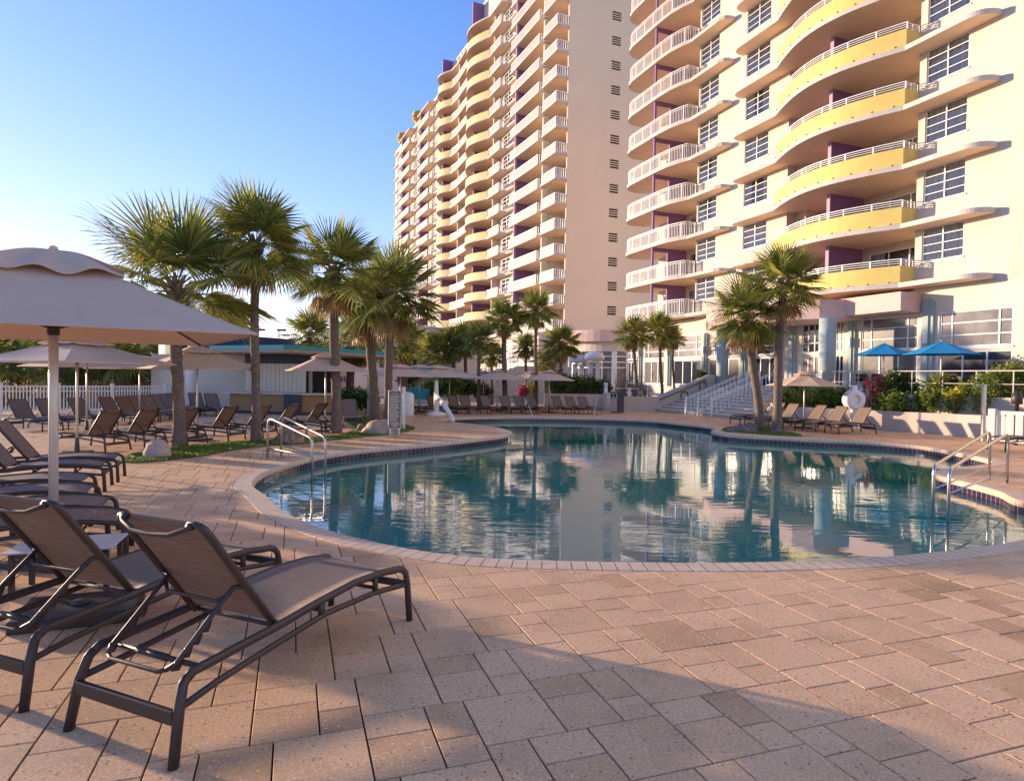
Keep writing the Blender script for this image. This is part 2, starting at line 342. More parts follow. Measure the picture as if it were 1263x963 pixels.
# coping stones
mb=MB();g=.003
for i in range(n):
    j=(i+1)%n
    def L(f,o,z):
        a=POOL[i]+NRM[i]*o;b=POOL[j]+NRM[j]*o;q=a.lerp(b,f);return (q.x,q.y,z)
    f0,f1=.025,.975
    prof=[(CW,-.03),(CW-.008,.004),(.03,.004),(.0,-.02),(-.012,-.06),(0.0,-.105),(.03,-.115)]
    for (o1,z1),(o2,z2) in zip(prof[:-1],prof[1:]):
        k=len(mb.v);mb.v+=[L(f0,o1,z1),L(f1,o1,z1),L(f1,o2,z2),L(f0,o2,z2)];mb.f.append((k,k+3,k+2,k+1) if False else (k,k+1,k+2,k+3))
struct('pool_coping',mb,'coping')
mb=MB();uv=[];s0=0
for i in range(n):
    j=(i+1)%n;a=POOL[i]+NRM[i]*.028;b=POOL[j]+NRM[j]*.028;d=(b-a).length
    k=len(mb.v);mb.v+=[(a.x,a.y,-.27),(b.x,b.y,-.27),(b.x,b.y,-.02),(a.x,a.y,-.02)];mb.f.append((k,k+1,k+2,k+3))
    uv+=[(s0,-.155),(s0+.155,-.155),(s0+.155,.095),(s0,.095)];s0+=.155
o=struct('waterline_tiles',mb,'tile');ul=o.data.uv_layers.new(name='UVMap')
for k,q in enumerate(uv): ul.data[k].uv=q
mb=MB()
for i in range(n):
    j=(i+1)%n;a=POOL[i]+NRM[i]*.022;b=POOL[j]+NRM[j]*.022
    mb.quad((a.x,a.y,-1.3),(b.x,b.y,-1.3),(b.x,b.y,-.262),(a.x,a.y,-.262))
fl=sheet([POOL[i]+NRM[i]*.022 for i in range(0,n,2)],[],-1.3);k=len(mb.v);mb.v+=fl.v;mb.f+=[tuple(i+k for i in f) for f in fl.f]
struct('pool_basin',mb,'plaster')
struct('pool_water',sheet([POOL[i]+NRM[i]*.02 for i in range(0,n,2)],[],-.235),'water')

# ------------------------------------------------------------------ deck pavers
holes=[POOL[i]+NRM[i]*.2 for i in range(0,n,2)]
DX0,DX1,DY0,DY1=-27,26,-1.5,47
struct('deck_bed',sheet([(DX0,DY0),(DX1,DY0),(DX1,DY1),(DX0,DY1)],[holes],-.014),'mortar')
struct('far_pavement',sheet([(-75,DY1),(75,DY1),(75,170),(-75,170)],[],-.006),'pave_far')
B=1500
struct('ground',sheet([(-B,-B),(B,-B),(B,B),(-B,B)],[holes],-.04),'sand')
th=R(18.9);qa,qb=.1212,.1268;ea=Vector((math.cos(th),math.sin(th),0));eb=Vector((math.sin(th),-math.cos(th),0))
O=G(600+485/3.1575,690+422/3.1575);O.z=0
cell={}
for i in range(n): cell.setdefault((int(POOL[i].x//1),int(POOL[i].y//1)),[]).append(i)
mb=MB();T=[]
def blk(a,b,kind):
    # 5x5 block split into 3x2,3x3,2x3,2x2 with mirrored variants
    base=[(0,0,3,2),(0,2,3,3),(3,0,2,3),(3,3,2,2)]
    for (x,y,w_,h_) in base:
        if kind&1:x=5-x-w_
        if kind&2:y=5-y-h_
        T.append((a+x,b+y,w_,h_))
NR=110
for i in range(-NR,NR):
    for j in range(-NR,NR):
        a=5*i-4*j;b=4*i+5*j
        p=O+ea*(a*qa)+eb*(b*qb)
        if not(DX0-1<p.x<DX1 and DY0-1<p.y<DY1): continue
        T.append((a,b,4,4))
        k=0 if random.random()<.6 else random.choice((1,2,3))
        blk(a,b+4,k)
gj=.0048;bv=.004
for (a,b,w_,h_) in T:
    c=[(a,b),(a+w_,b),(a+w_,b+h_),(a,b+h_)]
    cen=O+ea*((a+w_/2)*qa)+eb*((b+h_/2)*qb)
    near=cen.length<12
    P=[O+ea*(x*qa+(gj if x==a else -gj))+eb*(y*qb+(gj if y==b else -gj)) for x,y in c]
    ci,cj=int(cen.x//1),int(cen.y//1);cand=[k for dx in (-1,0,1) for dy in (-1,0,1) for k in cell.get((ci+dx,cj+dy),[])]
    if cand:
        k=min(cand,key=lambda k:(POOL[k]-cen).length_squared);q=POOL[k]+NRM[k]*(CW+.004);nn=NRM[k]
        Q=[]
        for u in range(len(P)):
            A_,B_=P[u],P[(u+1)%len(P)];da,db=(A_-q).dot(nn),(B_-q).dot(nn)
            if da>=0:Q.append(A_)
            if (da>=0)!=(db>=0):Q.append(A_+(B_-A_)*(da/(da-db)))
        P=Q
        if len(P)<3: continue
    elif inside(cen.x,cen.y,POOL): continue
    if sum(P[u].x*P[(u+1)%len(P)].y-P[(u+1)%len(P)].x*P[u].y for u in range(len(P)))<0:P.reverse()
    dz=random.uniform(-.0012,.0012) if near else 0
    k=len(mb.v);m_=len(P)
    if near:
        cc=sum(P,Vector())/m_
        inn=[p+(cc-p).normalized()*bv for p in P]
        mb.v+=[(p.x,p.y,dz) for p in inn]+[(p.x,p.y,dz-.004) for p in P]+[(p.x,p.y,-.016) for p in P]
        mb.f.append(tuple(range(k,k+m_)))
        for u in range(m_):
            v2=(u+1)%m_
            mb.f.append((k+m_+u,k+m_+v2,k+v2,k+u));mb.f.append((k+2*m_+u,k+2*m_+v2,k+m_+v2,k+m_+u))
    else:
        mb.v+=[(p.x,p.y,0) for p in P];mb.f.append(tuple(range(k,k+m_)))
struct('pool_deck',mb,'paver')

# ------------------------------------------------------------------ turf islands
def turf(name,px,label,dens=900):
    P=[G(x,y) for x,y in px]
    for p in P:p.z=0
    P=resample(catmull(P,True,6),.25)
    if area(P)<0:P.reverse()
    b=MB();b.prism(P,.002,.022,False);t=sheet(P,[],.022);k=len(b.v);b.v+=t.v;b.f+=[tuple(i+k for i in f) for f in t.f]
    tag(b.obj('turf_bed','soil'),kind='structure')
    xs=[p.x for p in P];ys=[p.y for p in P];A=abs(area(P));mb=MB();c=0
    while c<A*dens:
        x=random.uniform(min(xs),max(xs));y=random.uniform(min(ys),max(ys))
        if not inside(x,y,P): continue
        c+=1;a=random.uniform(0,PI);h=random.uniform(.025,.055);w_=.008;l=random.uniform(-.02,.02);m_=random.uniform(-.02,.02)
        mb.tri((x-math.cos(a)*w_,y-math.sin(a)*w_,.02),(x+math.cos(a)*w_,y+math.sin(a)*w_,.02),(x+l,y+m_,.022+h))
    tag(mb.obj(name,'turf'),label,None,None,'stuff')
turf('turf_grass',[(150,569),(165,571),(200,568.5),(245,563.5),(290,555),(335,549.5),(366,548.5),(400,544),(440,539.5),(483,535.5),(508,530.5),(511,527.5),(500,524.5),(480,519),(455,513.5),(430,516),(427,520),(439,527),(432,533),(410,538),(360,541),(335,542),(268,547),(230,550),(195,556),(165,560)],'short green artificial turf round the left palms')
turf('turf_grass',[(891,530.5),(900,527),(928,526),(955,528),(970,532.5),(990,537.5),(968,537.6),(930,535),(905,533)],'short green turf under the pair of palms by the pool')

# ------------------------------------------------------------------ sun lounger
def zr(x): # rail height
    pts=[(0.12,.425),(.4,.44),(.74,.455),(1.1,.485),(1.5,.505),(1.85,.485),(2.05,.45),(2.13,.42)]
    for (a,b),(c,d) in zip(pts[:-1],pts[1:]):
        if x<=c: return b+(d-b)*max(0,(x-a))/(c-a)
    return pts[-1][1]
def zb(x):
    pts=[(.02,.28),(.7,.345),(1.19,.385),(1.74,.36),(2.17,.30)]
    for (a,b),(c,d) in zip(pts[:-1],pts[1:]):
        if x<=c:return b+(d-b)*max(0,(x-a))/(c-a)
    return pts[-1][1]
def make_lounger(back=(.23,1.19)):
    t=thing('sun_lounger',(0,0,0),0,'','sun lounger','sun loungers round the pool')
    f=MB();Y=.375;r=.029
    for sy in (-1,1):
        y=sy*Y;yl=sy*.41
        up=[(.10,y,.40),(.15,y,.43),(.24,y,.432)]+[(x,y,zr(x)) for x in (.4,.74,.95,1.1,1.3,1.5,1.7,1.85,1.98)]+[(2.06,y,.455),(2.12,y,.435),(2.155,y,.40)]
        f.tube(up,r,8,flat=.75)
        f.tube([(.05,sy*.395,.28)]+[(x,y,zb(x)) for x in (.3,.7,.95,1.19,1.45,1.74,2.0)]+[(2.17,sy*.38,.30)],.022,8,flat=.7)
        for x in (1.15,1.75): f.box(x-.02,x+.02,y-.012,y+.012,zb(x),zr(x))
    for x in (1.17,1.77): f.tube([(x,-Y,zb(x)+.03),(x,Y,zb(x)+.03)],.014,6)
    f.box(2.13,2.17,-Y,Y,.285,.335)
    MB().box(.014,.046,-.385,.385,.20,.275).obj('crossbar','metal',t,False,.006)
    f.tube([(.2,-Y,.43),(.2,Y,.43)],.015,8)
    f.tube([(.2,-.12,.43),(.2,.12,.43)],.02,8)
    f.tube([(.78,-Y,.44),(.78,Y,.44)],.014,8)
    f.obj('frame','metal',t,True)
    for sy in (-1,1):
        l=MB();l.tube([(-.0,sy*.415,0),(.05,sy*.395,.28),(.085,sy*.378,.385),(.115,sy*.375,.415)],[.031,.031,.030,.028],8,flat=.75);l.obj('leg','metal',t,True)
        l=MB();l.tube([(2.19,sy*.40,0),(2.175,sy*.385,.30),(2.16,sy*.378,.39),(2.13,sy*.375,.425)],[.031,.031,.030,.028],8,flat=.75);l.obj('leg','metal',t,True)
    # seat sling
    s=MB();nx,ny=16,8;xs=[.80+i*(2.10-.80)/nx for i in range(nx+1)]
    for zo in (0,-.006):
        for x in xs:
            for j in range(ny+1):
                v=-1+2*j/ny;s.v.append((x,v*.355,zr(x)+.016-.008*(1-v*v)+zo))
    W=ny+1;K=(nx+1)*W
    for i in range(nx):
        for j in range(ny):
            a=i*W+j;s.f.append((a,a+W,a+W+1,a+1));s.f.append((K+a,K+a+1,K+a+W+1,K+a+W))
    for i in range(nx):
        for j in (0,ny):
            a=i*W+j;s.f.append((a,a+W,K+a+W,K+a) if j==0 else (a+W,a,K+a,K+a+W))
    for j in range(ny):
        for i in (0,nx):
            a=i*W+j;s.f.append((a,a+1,K+a+1,K+a))
    s.obj('seat','sling',t,True)
    # backrest
    hx,hz=.76,.47;tx,tz=back;L=math.hypot(tx-hx,tz-hz);dx,dz=(tx-hx)/L,(tz-hz)/L;nxv,nzv=-dz*-1,dx*-1  # normal facing front/up
    nxv,nzv=dz,-dx
    def bp(u,v,o=0): # along, across, offset to the front
        return (hx+dx*u+nxv*o,v,hz+dz*u+nzv*o)
    s=MB();nu,nv=14,8
    for zo in (.004,-.003):
        for i in range(nu+1):
            u=.02+(L-.02)*i/nu;w_=.335-.02*max(0,(i-nu+1))
            for j in range(nv+1):
                v=-1+2*j/nv;s.v.append(bp(u,v*w_,zo-.008*(1-v*v)*math.sin(PI*min(u/L,.9))))
    W=nv+1;K=(nu+1)*W
    for i in range(nu):
        for j in range(nv):
            a=i*W+j;s.f.append((a,a+1,a+W+1,a+W));s.f.append((K+a,K+a+W,K+a+W+1,K+a+1))
    for i in range(nu):
        for j in (0,nv):
            a=i*W+j;s.f.append((a,a+W,K+a+W,K+a))
    for j in range(nv):
        for i in (0,nu):
            a=i*W+j;s.f.append((a,a+1,K+a+1,K+a))
    bk=s.obj('backrest','sling',t,True)
    f=MB()
    for sy in (-1,1):
        f.tube([bp(-.03,sy*.345,-.01),bp(L*.5,sy*.345,-.01),bp(L-.09,sy*.345,-.01),bp(L-.045,sy*.340,-.01),bp(L-.018,sy*.322,-.01),bp(L-.006,sy*.29,-.01),bp(L-.004,sy*.24,-.01)],[.025,.025,.025,.024,.021,.018,.013],8,flat=.8)
        f.tube([bp(L-.012,sy*.25,-.028),bp(L-.012,sy*.28,-.024)],.022,8)
    f.tube([bp(L-.012,-.28,-.024),bp(L-.012,-.25,-.05),bp(L-.03,-.15,-.085),bp(L-.035,0,-.095),bp(L-.03,.15,-.085),bp(L-.012,.25,-.05),bp(L-.012,.28,-.024)],.015,8)
    f.obj('back_frame','metal',bk,True)
    # prop
    u0=L*.42;a=bp(u0,0,-.04)
    f=MB();ex,ez=.10,.435
    for sy in (-1,1):
        f.tube([bp(u0,sy*.33,-.02),(a[0],sy*.27,a[2]),(a[0]*.8+ex*.2,sy*.265,a[2]*.8+ez*.2),(ex+.04,sy*.26,ez+.015),(ex,sy*.23,ez-.01)],.015,8)
        # notched plate
        for k in range(4):
            q=.45+.15*k;x=a[0]*(1-q)+ex*q;z=a[2]*(1-q)+ez*q
            f.vprism([(x-.035,z-.045),(x+.015,z-.06),(x+.03,z-.035),(x+.045,z+.015),(x-.01,z)],sy*.262-.004,sy*.262+.004)
    f.tube([(ex,-.23,ez-.01),(ex-.015,-.19,ez-.02),(ex-.015,.19,ez-.02),(ex,.23,ez-.01)],.012,8)
    f.tube([(a[0]-.02,-.27,a[2]-.03),(a[0]-.06,-.2,a[2]-.07),(a[0]-.06,.2,a[2]-.07),(a[0]-.02,.27,a[2]-.03)],.011,8)
    f.obj('back_prop','metal',bk,True)
    return t
LG='sun loungers round the pool'
proto=make_lounger();used=[False]
def lounger(foot,ang,label,sc=1.,rear=None):
    a=R(ang);d=Vector((math.cos(a),math.sin(a),0))
    if rear is None: p=Vector((foot[0],foot[1],0))-d*2.19*sc
    else: p=Vector((rear[0],rear[1],0))
    return place(proto,used,p,a,label,LG,sc)
# the two nearest
rl,rr,fr=G(85,900),G(213,948),G(507,765)
m=(rl+rr)/2;lounger(None,66.2,'nearest taupe sling lounger with dark frame, its raised back towards the viewer',1.,(m.x,m.y))
lounger(None,69.,'second nearest sling lounger, immediately left of the nearest one',1.,(-3.22,3.86))
names=['sling lounger beside the slatted table, its foot end hidden behind the nearest backs','sling lounger crossed by the near umbrella pole, next beyond the slatted table','flat ended sling lounger in the left row, fourth from its far end','sling lounger in the left row, third from its far end','sling lounger second from the far end of the left row','farthest sling lounger of the left row, nearest the turf and tan boulder']
# F, E, D, C, B, A : foot-mid points
row=[((-4.18,7.0),27),((-4.80,7.72),24),((-5.55,8.55),24),((-6.18,9.42),23),((-6.86,10.89),24),((-7.23,11.86),23)]
for (p,a),nm in zip(row,names): lounger(p,a,nm,.93)
# second row: dark backs, feet to the left
r2=[(-9.8,15.95),(-9.35,16.85),(-8.75,17.85),(-8.1,18.9),(-7.5,19.95),(-6.9,20.9),(-6.25,21.8)]
l2=['dark backed lounger left of the tan boulder, first of the row behind the turf','dark backed lounger second in the row behind the turf, beside the tan boulder','dark backed lounger half hidden by the thickest left palm trunk','dark backed lounger standing between the first and second left palm trunks','dark backed lounger half hidden by the second left palm trunk','dark backed lounger seen over the left pool handrail, left of its neighbour','dark backed lounger ending the row behind the turf, beside the third palm']
for p,nm in zip(r2,l2): lounger(None,162,nm,.86,p)
# third row by fence
xs3=[2,35,75,113,133.5,150,165,175,189,197];ys3=[21.4,22.3,23.2,24.4,25.3,26.2,27.1,28.,28.9,29.8]
w3=['first','second','third','fourth','fifth','sixth','seventh','eighth','ninth','tenth']
for x,y,wd in zip(xs3,ys3,w3):
    X=(x-631)/790*y; lounger(None,-18,'taupe lounger facing the pool in front of the white fence, %s from the left edge'%wd,.86,(X+.25,y+.1))
lounger(None,-45,'lounger against the white bar wall, left of its twin',.86,(-15.4,30.9))
lounger(None,-45,'lounger against the white bar wall, nearer the bar counter',.86,(-14.3,30.2))
lounger(None,-70,'lounger right of the third palm trunk in front of the dark shrub',.86,(-6.6,25.8))
# mid row beyond the pool
mx=[(504,'behind the rules board'),(521,'left of the white pool lift'),(545,'behind the white pool lift'),(571,'right of the white pool lift'),(586,'left of the thin palm across the pool'),(612,'under the first middle umbrella'),(637,'left of the far pool grab rail'),(655,'behind the far pool grab rail'),(671,'in front of the thick middle palm'),(703,'left of the three by the litter bin'),(720,'middle of the three by the litter bin'),(736,'nearest the litter bin')]
for i,(x,nm) in enumerate(mx):
    p=G(x,511);lounger((p.x,p.y),-62 if i>1 else -45,'taupe lounger across the pool, '+nm,.80)
# right row by planter wall
rx=[(950,29.6,'leftmost of the right row, behind the leaning palm'),(969,28.8,'between the two right palm trunks'),(986,28.0,'left of the right taupe umbrella pole'),(1020,26.9,'right of the right taupe umbrella pole'),(1046,26.0,'below the white hose reel'),(1075,25.1,'rightmost, against the planter wall')]
for x,y,nm in rx:
    lounger(None,199,'sunlit lounger in the right row, '+nm,.86,((x-631)/790*y,y+.15))
p=G(1234,557);lounger((p.x+.1,p.y+.3),182,'grey lounger in front of the white slatted screen at the right edge',.86)
# slatted side table
T_=thing('side_table',(-4.05,5.85,0),R(18),'low grey slatted side table between the left loungers','side table')
mb=MB()
for k in range(7): mb.box(-.42,.42,-.28+k*.082,-.28+k*.082+.07,.405,.42)
mb.obj('table_top','concrete',T_,False,.004)
for sx in (-.36,.36):
    for sy in (-.22,.22): MB().box(sx-.02,sx+.02,sy-.02,sy+.02,0,.405).obj('leg','metal',T_)
MB().box(-.36,.36,-.24,-.20,.36,.403).box(-.36,.36,.20,.24,.36,.403).obj('rail','metal',T_)
# dark low cushion box behind second lounger
T_=thing('umbrella_base',(-3.5,5.2,0),R(22),'dark flat umbrella base plate on the paving under the second nearest lounger','umbrella base')
MB().box(-.42,.42,-.30,.30,0,.10).obj('base_plate','metal',T_,False,.012);MB().lathe([(.07,0),(.07,.02),(.03,.03)],12,(0,0,.10)).obj('cap','bin',T_,True)

# ------------------------------------------------------------------ umbrellas
def umbrella(name,loc,rz,label,half=2.12,rim=2.05,rise=.62,sides=4,canvas='canvas',base=True,pole='alu',group='taupe market umbrellas',vent=True,detail=10,pr=.028,base_h=.10):
    t=thing(name,loc,rz,label,'umbrella',group)
    def pt(k,u,f): # k side, u across 0..1, f radial 0..1 from apex
        a0=2*PI*k/sides;a1=2*PI*(k+1)/sides
        A=Vector((math.cos(a0),math.sin(a0),0))*half;B=Vector((math.cos(a1),math.sin(a1),0))*half
        p=(A*(1-u)+B*u)*f
        sag=.05*half/2*math.sin(PI*u)*math.sin(PI*min(f,.98))*(1 if sides<6 else .6)
        z=rim+rise*(1-f)**1.08-sag*f+.0*u
        wob=.010*math.sin(9*f+5*k+3*u)*math.sin(PI*u)*math.sin(PI*f)
        return (p.x,p.y,z+wob)
    vdome=-.10 if sides==4 else -.03;bul_=.085 if sides==4 else .02
    def canopy(f0,f1,zo,nu,nf,wavy=0):
        mb=MB()
        for k in range(sides):
            for off_ in (0,-.012):
                K=len(mb.v)
                for i in range(nf+1):
                    f=f0+(f1-f0)*i/nf
                    for j in range(nu+1):
                        p=pt(k,j/nu,f);w_=wavy*(i/nf)**2*math.cos(2*PI*2.5*j/nu+k)+(vdome*(1-(i/nf)**2.5)+bul_*math.sin(PI*(i/nf)**.8) if wavy else 0)
                        mb.v.append((p[0],p[1],p[2]+zo+off_+w_))
                W=nu+1
                for i in range(nf):
                    for j in range(nu):
                        a=K+i*W+j;mb.f.append((a,a+W,a+W+1,a+1) if off_==0 else (a,a+1,a+W+1,a+W))
                if off_==0:K0=K
            for j in range(nu):
                a=K0+nf*(nu+1)+j;b=K+nf*(nu+1)+j;mb.f.append((a,b,b+1,a+1))
        return mb
    c=canopy(.10 if vent else .004,1,0,detail,detail).obj('canopy',canvas,t,True)
    if detail>8:
        sm=MB()
        for k in range(sides):
            sm.tube([tuple(Vector(pt(k,0,f/10))+Vector((0,0,.001))) for f in range(2 if vent else 0,11)],.005,5)
            sm.tube([tuple(Vector(pt(k,f/12,1))+Vector((0,0,-.008))) for f in range(13)],.007,5)
        sm.obj('seam',canvas,c,True)
    if vent:
        canopy(.004,.36 if sides==4 else .3,.085,24 if detail>10 else 8,8 if detail>10 else 5,.035 if detail>10 else .012).obj('vent',canvas,c,True)
    MB().lathe([(.0,0),(.035,.0),(.045,.02),(.04,.045),(.015,.06)],12,(0,0,rim+rise-.02)).obj('finial',canvas if canvas=='canvas' else 'steel',t,True)
    p=MB();p.tube([(0,0,.05),(0,0,rim+rise*.97)],pr,12);p.obj('pole',pole,t,True)
    MB().lathe([(.05,0),(.06,.03),(.05,.10),(.035,.16)],12,(0,0,rim-.02)).obj('hub','metal',t,True)
    for k in range(sides):
        r_=MB();a0=2*PI*k/sides
        e=pt(k,0,.97);m_=pt(k,0,.5)
        r_.tube([(.02*math.cos(a0),.02*math.sin(a0),rim+rise*.93),(m_[0],m_[1],m_[2]-.035),(e[0],e[1],e[2]-.03)],.012,5)
        r_.tube([(.03*math.cos(a0),.03*math.sin(a0),rim+.05),(m_[0],m_[1],m_[2]-.05)],.011,5)
        r_.obj('rib','metal' if pole!='white' else pole,t)
    if base:
        MB().obox((0,0,0),0,.62,.62,base_h*.6).lathe([(.06,0),(.05,.2),(.04,.34)],10,(0,0,.05)).obj('base','bin',t)
    return t
def ux(x,y): p=G(x,y);return (p.x,p.y,0)
yc=6.62;hp=D(66,600,yc)
umbrella('patio_umbrella',(hp.x,yc,0),R(-101+0),'largest taupe canvas umbrella with ruffled vent, nearest on the left',half=2.34,rim=2.38,rise=.86,detail=18,pr=.045)
umbrella('patio_umbrella',ux(95,560),R(-62),'taupe umbrella cut by the left edge, directly behind the largest one',half=2.12,rim=2.18,rise=.6)
umbrella('patio_umbrella',ux(107,534),R(-80),'taupe umbrella in front of the palmetto thicket by the fence',half=2.0,rim=2.12,rise=.6)
umbrella('patio_umbrella',ux(243,543),R(-96),'taupe umbrella on a dark base between the first two left palm trunks',half=2.0,rim=2.1,rise=.66)
umbrella('patio_umbrella',ux(172,522),R(-75),'small taupe umbrella partly hidden left of the first palm trunk',half=1.9,rim=2.1,rise=.5)
umbrella('patio_umbrella',ux(401,532),R(-110),'taupe umbrella behind the third left palm trunk',half=1.75,rim=2.12,rise=.62)
umbrella('patio_umbrella',ux(493,512),R(-95),'taupe umbrella behind the rules board, leftmost of the overlapping four',half=1.9,rim=1.95,rise=.6)
umbrella('patio_umbrella',ux(517,508),R(-95),'taupe umbrella second of the overlapping four behind the pool lift',half=2.0,rim=1.95,rise=.66)
umbrella('patio_umbrella',ux(538,510),R(-100),'taupe umbrella right above the white pool lift',half=2.1,rim=1.95,rise=.62)
umbrella('patio_umbrella',ux(554,508),R(-80),'taupe umbrella rightmost of the overlapping four behind the pool lift',half=1.9,rim=1.95,rise=.5)
umbrella('patio_umbrella',ux(613,507),R(-100),'round taupe umbrella between the two thin middle palms',half=1.55,rim=1.85,rise=.55,sides=8)
umbrella('patio_umbrella',ux(655,505.5),R(-100),'taupe umbrella half hidden behind the thick middle palm',half=1.5,rim=1.85,rise=.5,sides=8)
umbrella('patio_umbrella',ux(677,508.5),R(-60),'round taupe umbrella left of the hedge across the pool',half=1.5,rim=1.85,rise=.55,sides=8)
umbrella('patio_umbrella',ux(991,528),R(-95),'round taupe umbrella over the sunlit loungers on the right',half=1.62,rim=1.82,rise=.56,sides=8)
umbrella('patio_umbrella',ux(596,504),R(-70),'small taupe umbrella peeking out left of the two middle palms',half=1.5,rim=1.85,rise=.5,sides=8)

# ------------------------------------------------------------------ palms
def fan(mb,o,az,el,pl,bl,nseg,spread=R(125),droop=.35,rnd=random,petr=.014):
    # petiole
    d=Vector((math.cos(az)*math.cos(el),math.sin(az)*math.cos(el),math.sin(el)))
    P=[];p=Vector(o);dd=d.copy();k=5
    for i in range(k+1):
        P.append(p.copy());p=p+dd*pl/k;dd=(dd+Vector((0,0,-1))*droop*.16).normalized()
    mb.tube(P,[petr*(1-.4*i/k) for i in range(k+1)],3,False)
    H=P[-1];t=dd
    side=t.cross(Vector((0,0,1)))
    if side.length<.05: side=Vector((math.sin(az),-math.cos(az),0))
    side.normalize();nn=side.cross(t).normalized()
    roll=rnd.uniform(-.5,.5);side2=side*math.cos(roll)+nn*math.sin(roll);nn=side2.cross(t).normalized();side=side2
    for i in range(nseg):
        ph=-spread+2*spread*i/(nseg-1)+rnd.uniform(-.02,.02)
        c,s_=math.cos(ph),math.sin(ph)
        dr=(t*c+side*s_);L=bl*(.72+.28*math.cos(ph*.75))*rnd.uniform(.9,1.06)
        dr=(dr-nn*.30*abs(s_)+nn*.12).normalized()   # cupped fan
        base=H+t*.10*max(0,c)*bl
        w1=.5*L*(2*spread/(nseg-1))*.80
        wv=dr.cross(nn).normalized()
        a=base+dr*(.05*L);m_=base+dr*(.48*L)+nn*.01
        d2=(dr+Vector((0,0,-1))*droop*rnd.uniform(.25,.7)).normalized()
        q=m_+d2*(.34*L);d3=(d2+Vector((0,0,-1))*droop*rnd.uniform(.4,1.3)).normalized();e=q+d3*(.22*L)
        fold=nn*w1*.5
        n0=len(mb.v)
        mb.v+=[tuple(a-wv*.006),tuple(a+wv*.006),tuple(m_+wv*w1*.5+fold),tuple(m_-wv*w1*.5-fold*.2),tuple(q+wv*w1*.26),tuple(q-wv*w1*.26),tuple(e)]
        mb.f+=[(n0,n0+1,n0+2,n0+3),(n0+3,n0+2,n0+4,n0+5),(n0+5,n0+4,n0+6)]
CROWNS={}
def crown_mesh(key,nl=38,nseg=30,seed=1,pl=.95,bl=1.15,lo=-30):
    if key in CROWNS: return CROWNS[key]
    rn=random.Random(seed);mb=MB();dm=MB()
    for i in range(nl):
        f=(i+.5)/nl;az=i*2.39996+rn.uniform(-.25,.25)
        el=R(82-(82-lo)*f**.85)+rn.uniform(-.12,.12)
        fan(mb,(.05*math.cos(az),.05*math.sin(az),.05-.25*f),az,el,pl*rn.uniform(.8,1.12)*(.62+.38*min(1,f*2.2)),bl*rn.uniform(.85,1.1),nseg,R(rn.uniform(110,140)),.10+.34*f,rn)
    for i in range(10):
        az=rn.uniform(0,2*PI);fan(dm,(.1*math.cos(az),.1*math.sin(az),-.25),az,R(rn.uniform(-65,-30)),pl*.8,bl*.65,16,R(70),1.4,rn)
    # flower stalks
    for i in range(5):
        az=rn.uniform(0,2*PI);p=Vector((0,0,0));d=Vector((math.cos(az)*.7,math.sin(az)*.7,.7)).normalized();P=[p]
        for k in range(6): p=p+d*.22;d=(d+Vector((0,0,-.33))).normalized();P.append(p)
        dm.tube(P,[.012*(1-.12*k) for k in range(7)],3,False)
        for q in P[3:]:
            for k in range(7):
                e=q+Vector((rn.uniform(-.14,.14),rn.uniform(-.14,.14),rn.uniform(-.3,-.05)));dm.tri(q,q+Vector((.01,.01,0)),e)
    CROWNS[key]=(mb.mesh('crown','frond'),dm.mesh('dry_fronds','fruit'));return CROWNS[key]
def add(name,me,parent,loc=(0,0,0),rz=0,sc=1):
    o=bpy.data.objects.new(name,me);COL.objects.link(o);o.parent=parent;o.location=loc;o.rotation_euler=(0,0,rz);o.scale=(sc,sc,sc);return o
def palm(base,top,label,crown='a',cs=1.,r=.19,lean=None,boots=.8,group='sabal palms round the pool',seg=14,dry=True,rot=None,br=1.):
    """base: ground Vector, top: Vector of crown heart"""
    rn=random.Random(hash(label)%1000 if False else sum(map(ord,label)))
    t=thing('palm_tree',base,0,label,'palm tree',group)
    top=top-base;n_=int(max(10,top.z/.14));P=[];rad=[]
    for i in range(n_+1):
        f=i/n_;b=Vector((top.x*f**1.3,top.y*f**1.3,top.z*f-.05*(f==0)))
        wb=.03*math.sin(f*7+rn.random())*(1 if 0<i<n_ else 0);P.append(b+Vector((wb,0,0)))
        rad.append(r*(1.18-.25*min(1,f*6)-.10*f)*(1+rn.uniform(-.045,.045))*(1+(.06 if i%2 else -.02)))
    mb=MB();mb.tube(P,rad,seg);mb.obj('trunk','trunk',t,True)
    if boots:
        b=MB()
        N_=int(46*boots)
        for i in range(N_):
            f=i/N_;z=top.z-boots+boots*1.05*f;a=i*2.39996;rr=r*(.9+.7*br*math.sin(PI*min(1,f*.9+.05))**1.0)
            c=Vector((top.x*(z/top.z)**1.3,top.y*(z/top.z)**1.3,z));d=Vector((math.cos(a),math.sin(a),0));s_=Vector((-d.y,d.x,0))
            p0=c+d*rr*.6;p1=c+d*(rr+.10*br)+Vector((0,0,.26))+s_*rn.uniform(-.07,.07);w_=.07
            k=len(b.v);th_=d*.03
            b.v+=[tuple(p0-s_*w_),tuple(p0+s_*w_),tuple(p1+s_*w_*.45),tuple(p1-s_*w_*.45),tuple(p0-s_*w_-th_),tuple(p0+s_*w_-th_),tuple(p1+s_*w_*.45-th_),tuple(p1-s_*w_*.45-th_)]
            b.f+=[(k,k+1,k+2,k+3),(k+7,k+6,k+5,k+4),(k,k+4,k+5,k+1),(k+1,k+5,k+6,k+2),(k+2,k+6,k+7,k+3),(k+3,k+7,k+4,k)]
        b.obj('boots','boot',t)
    cm,dm=crown_mesh(*CR[crown]) if crown in CR else None
    rz=rn.uniform(0,6.28) if rot is None else rot
    add('crown',cm,t,tuple(top),rz,cs)
    if dry: add('dry_fronds',dm,t,tuple(top),rz,cs)
    return t
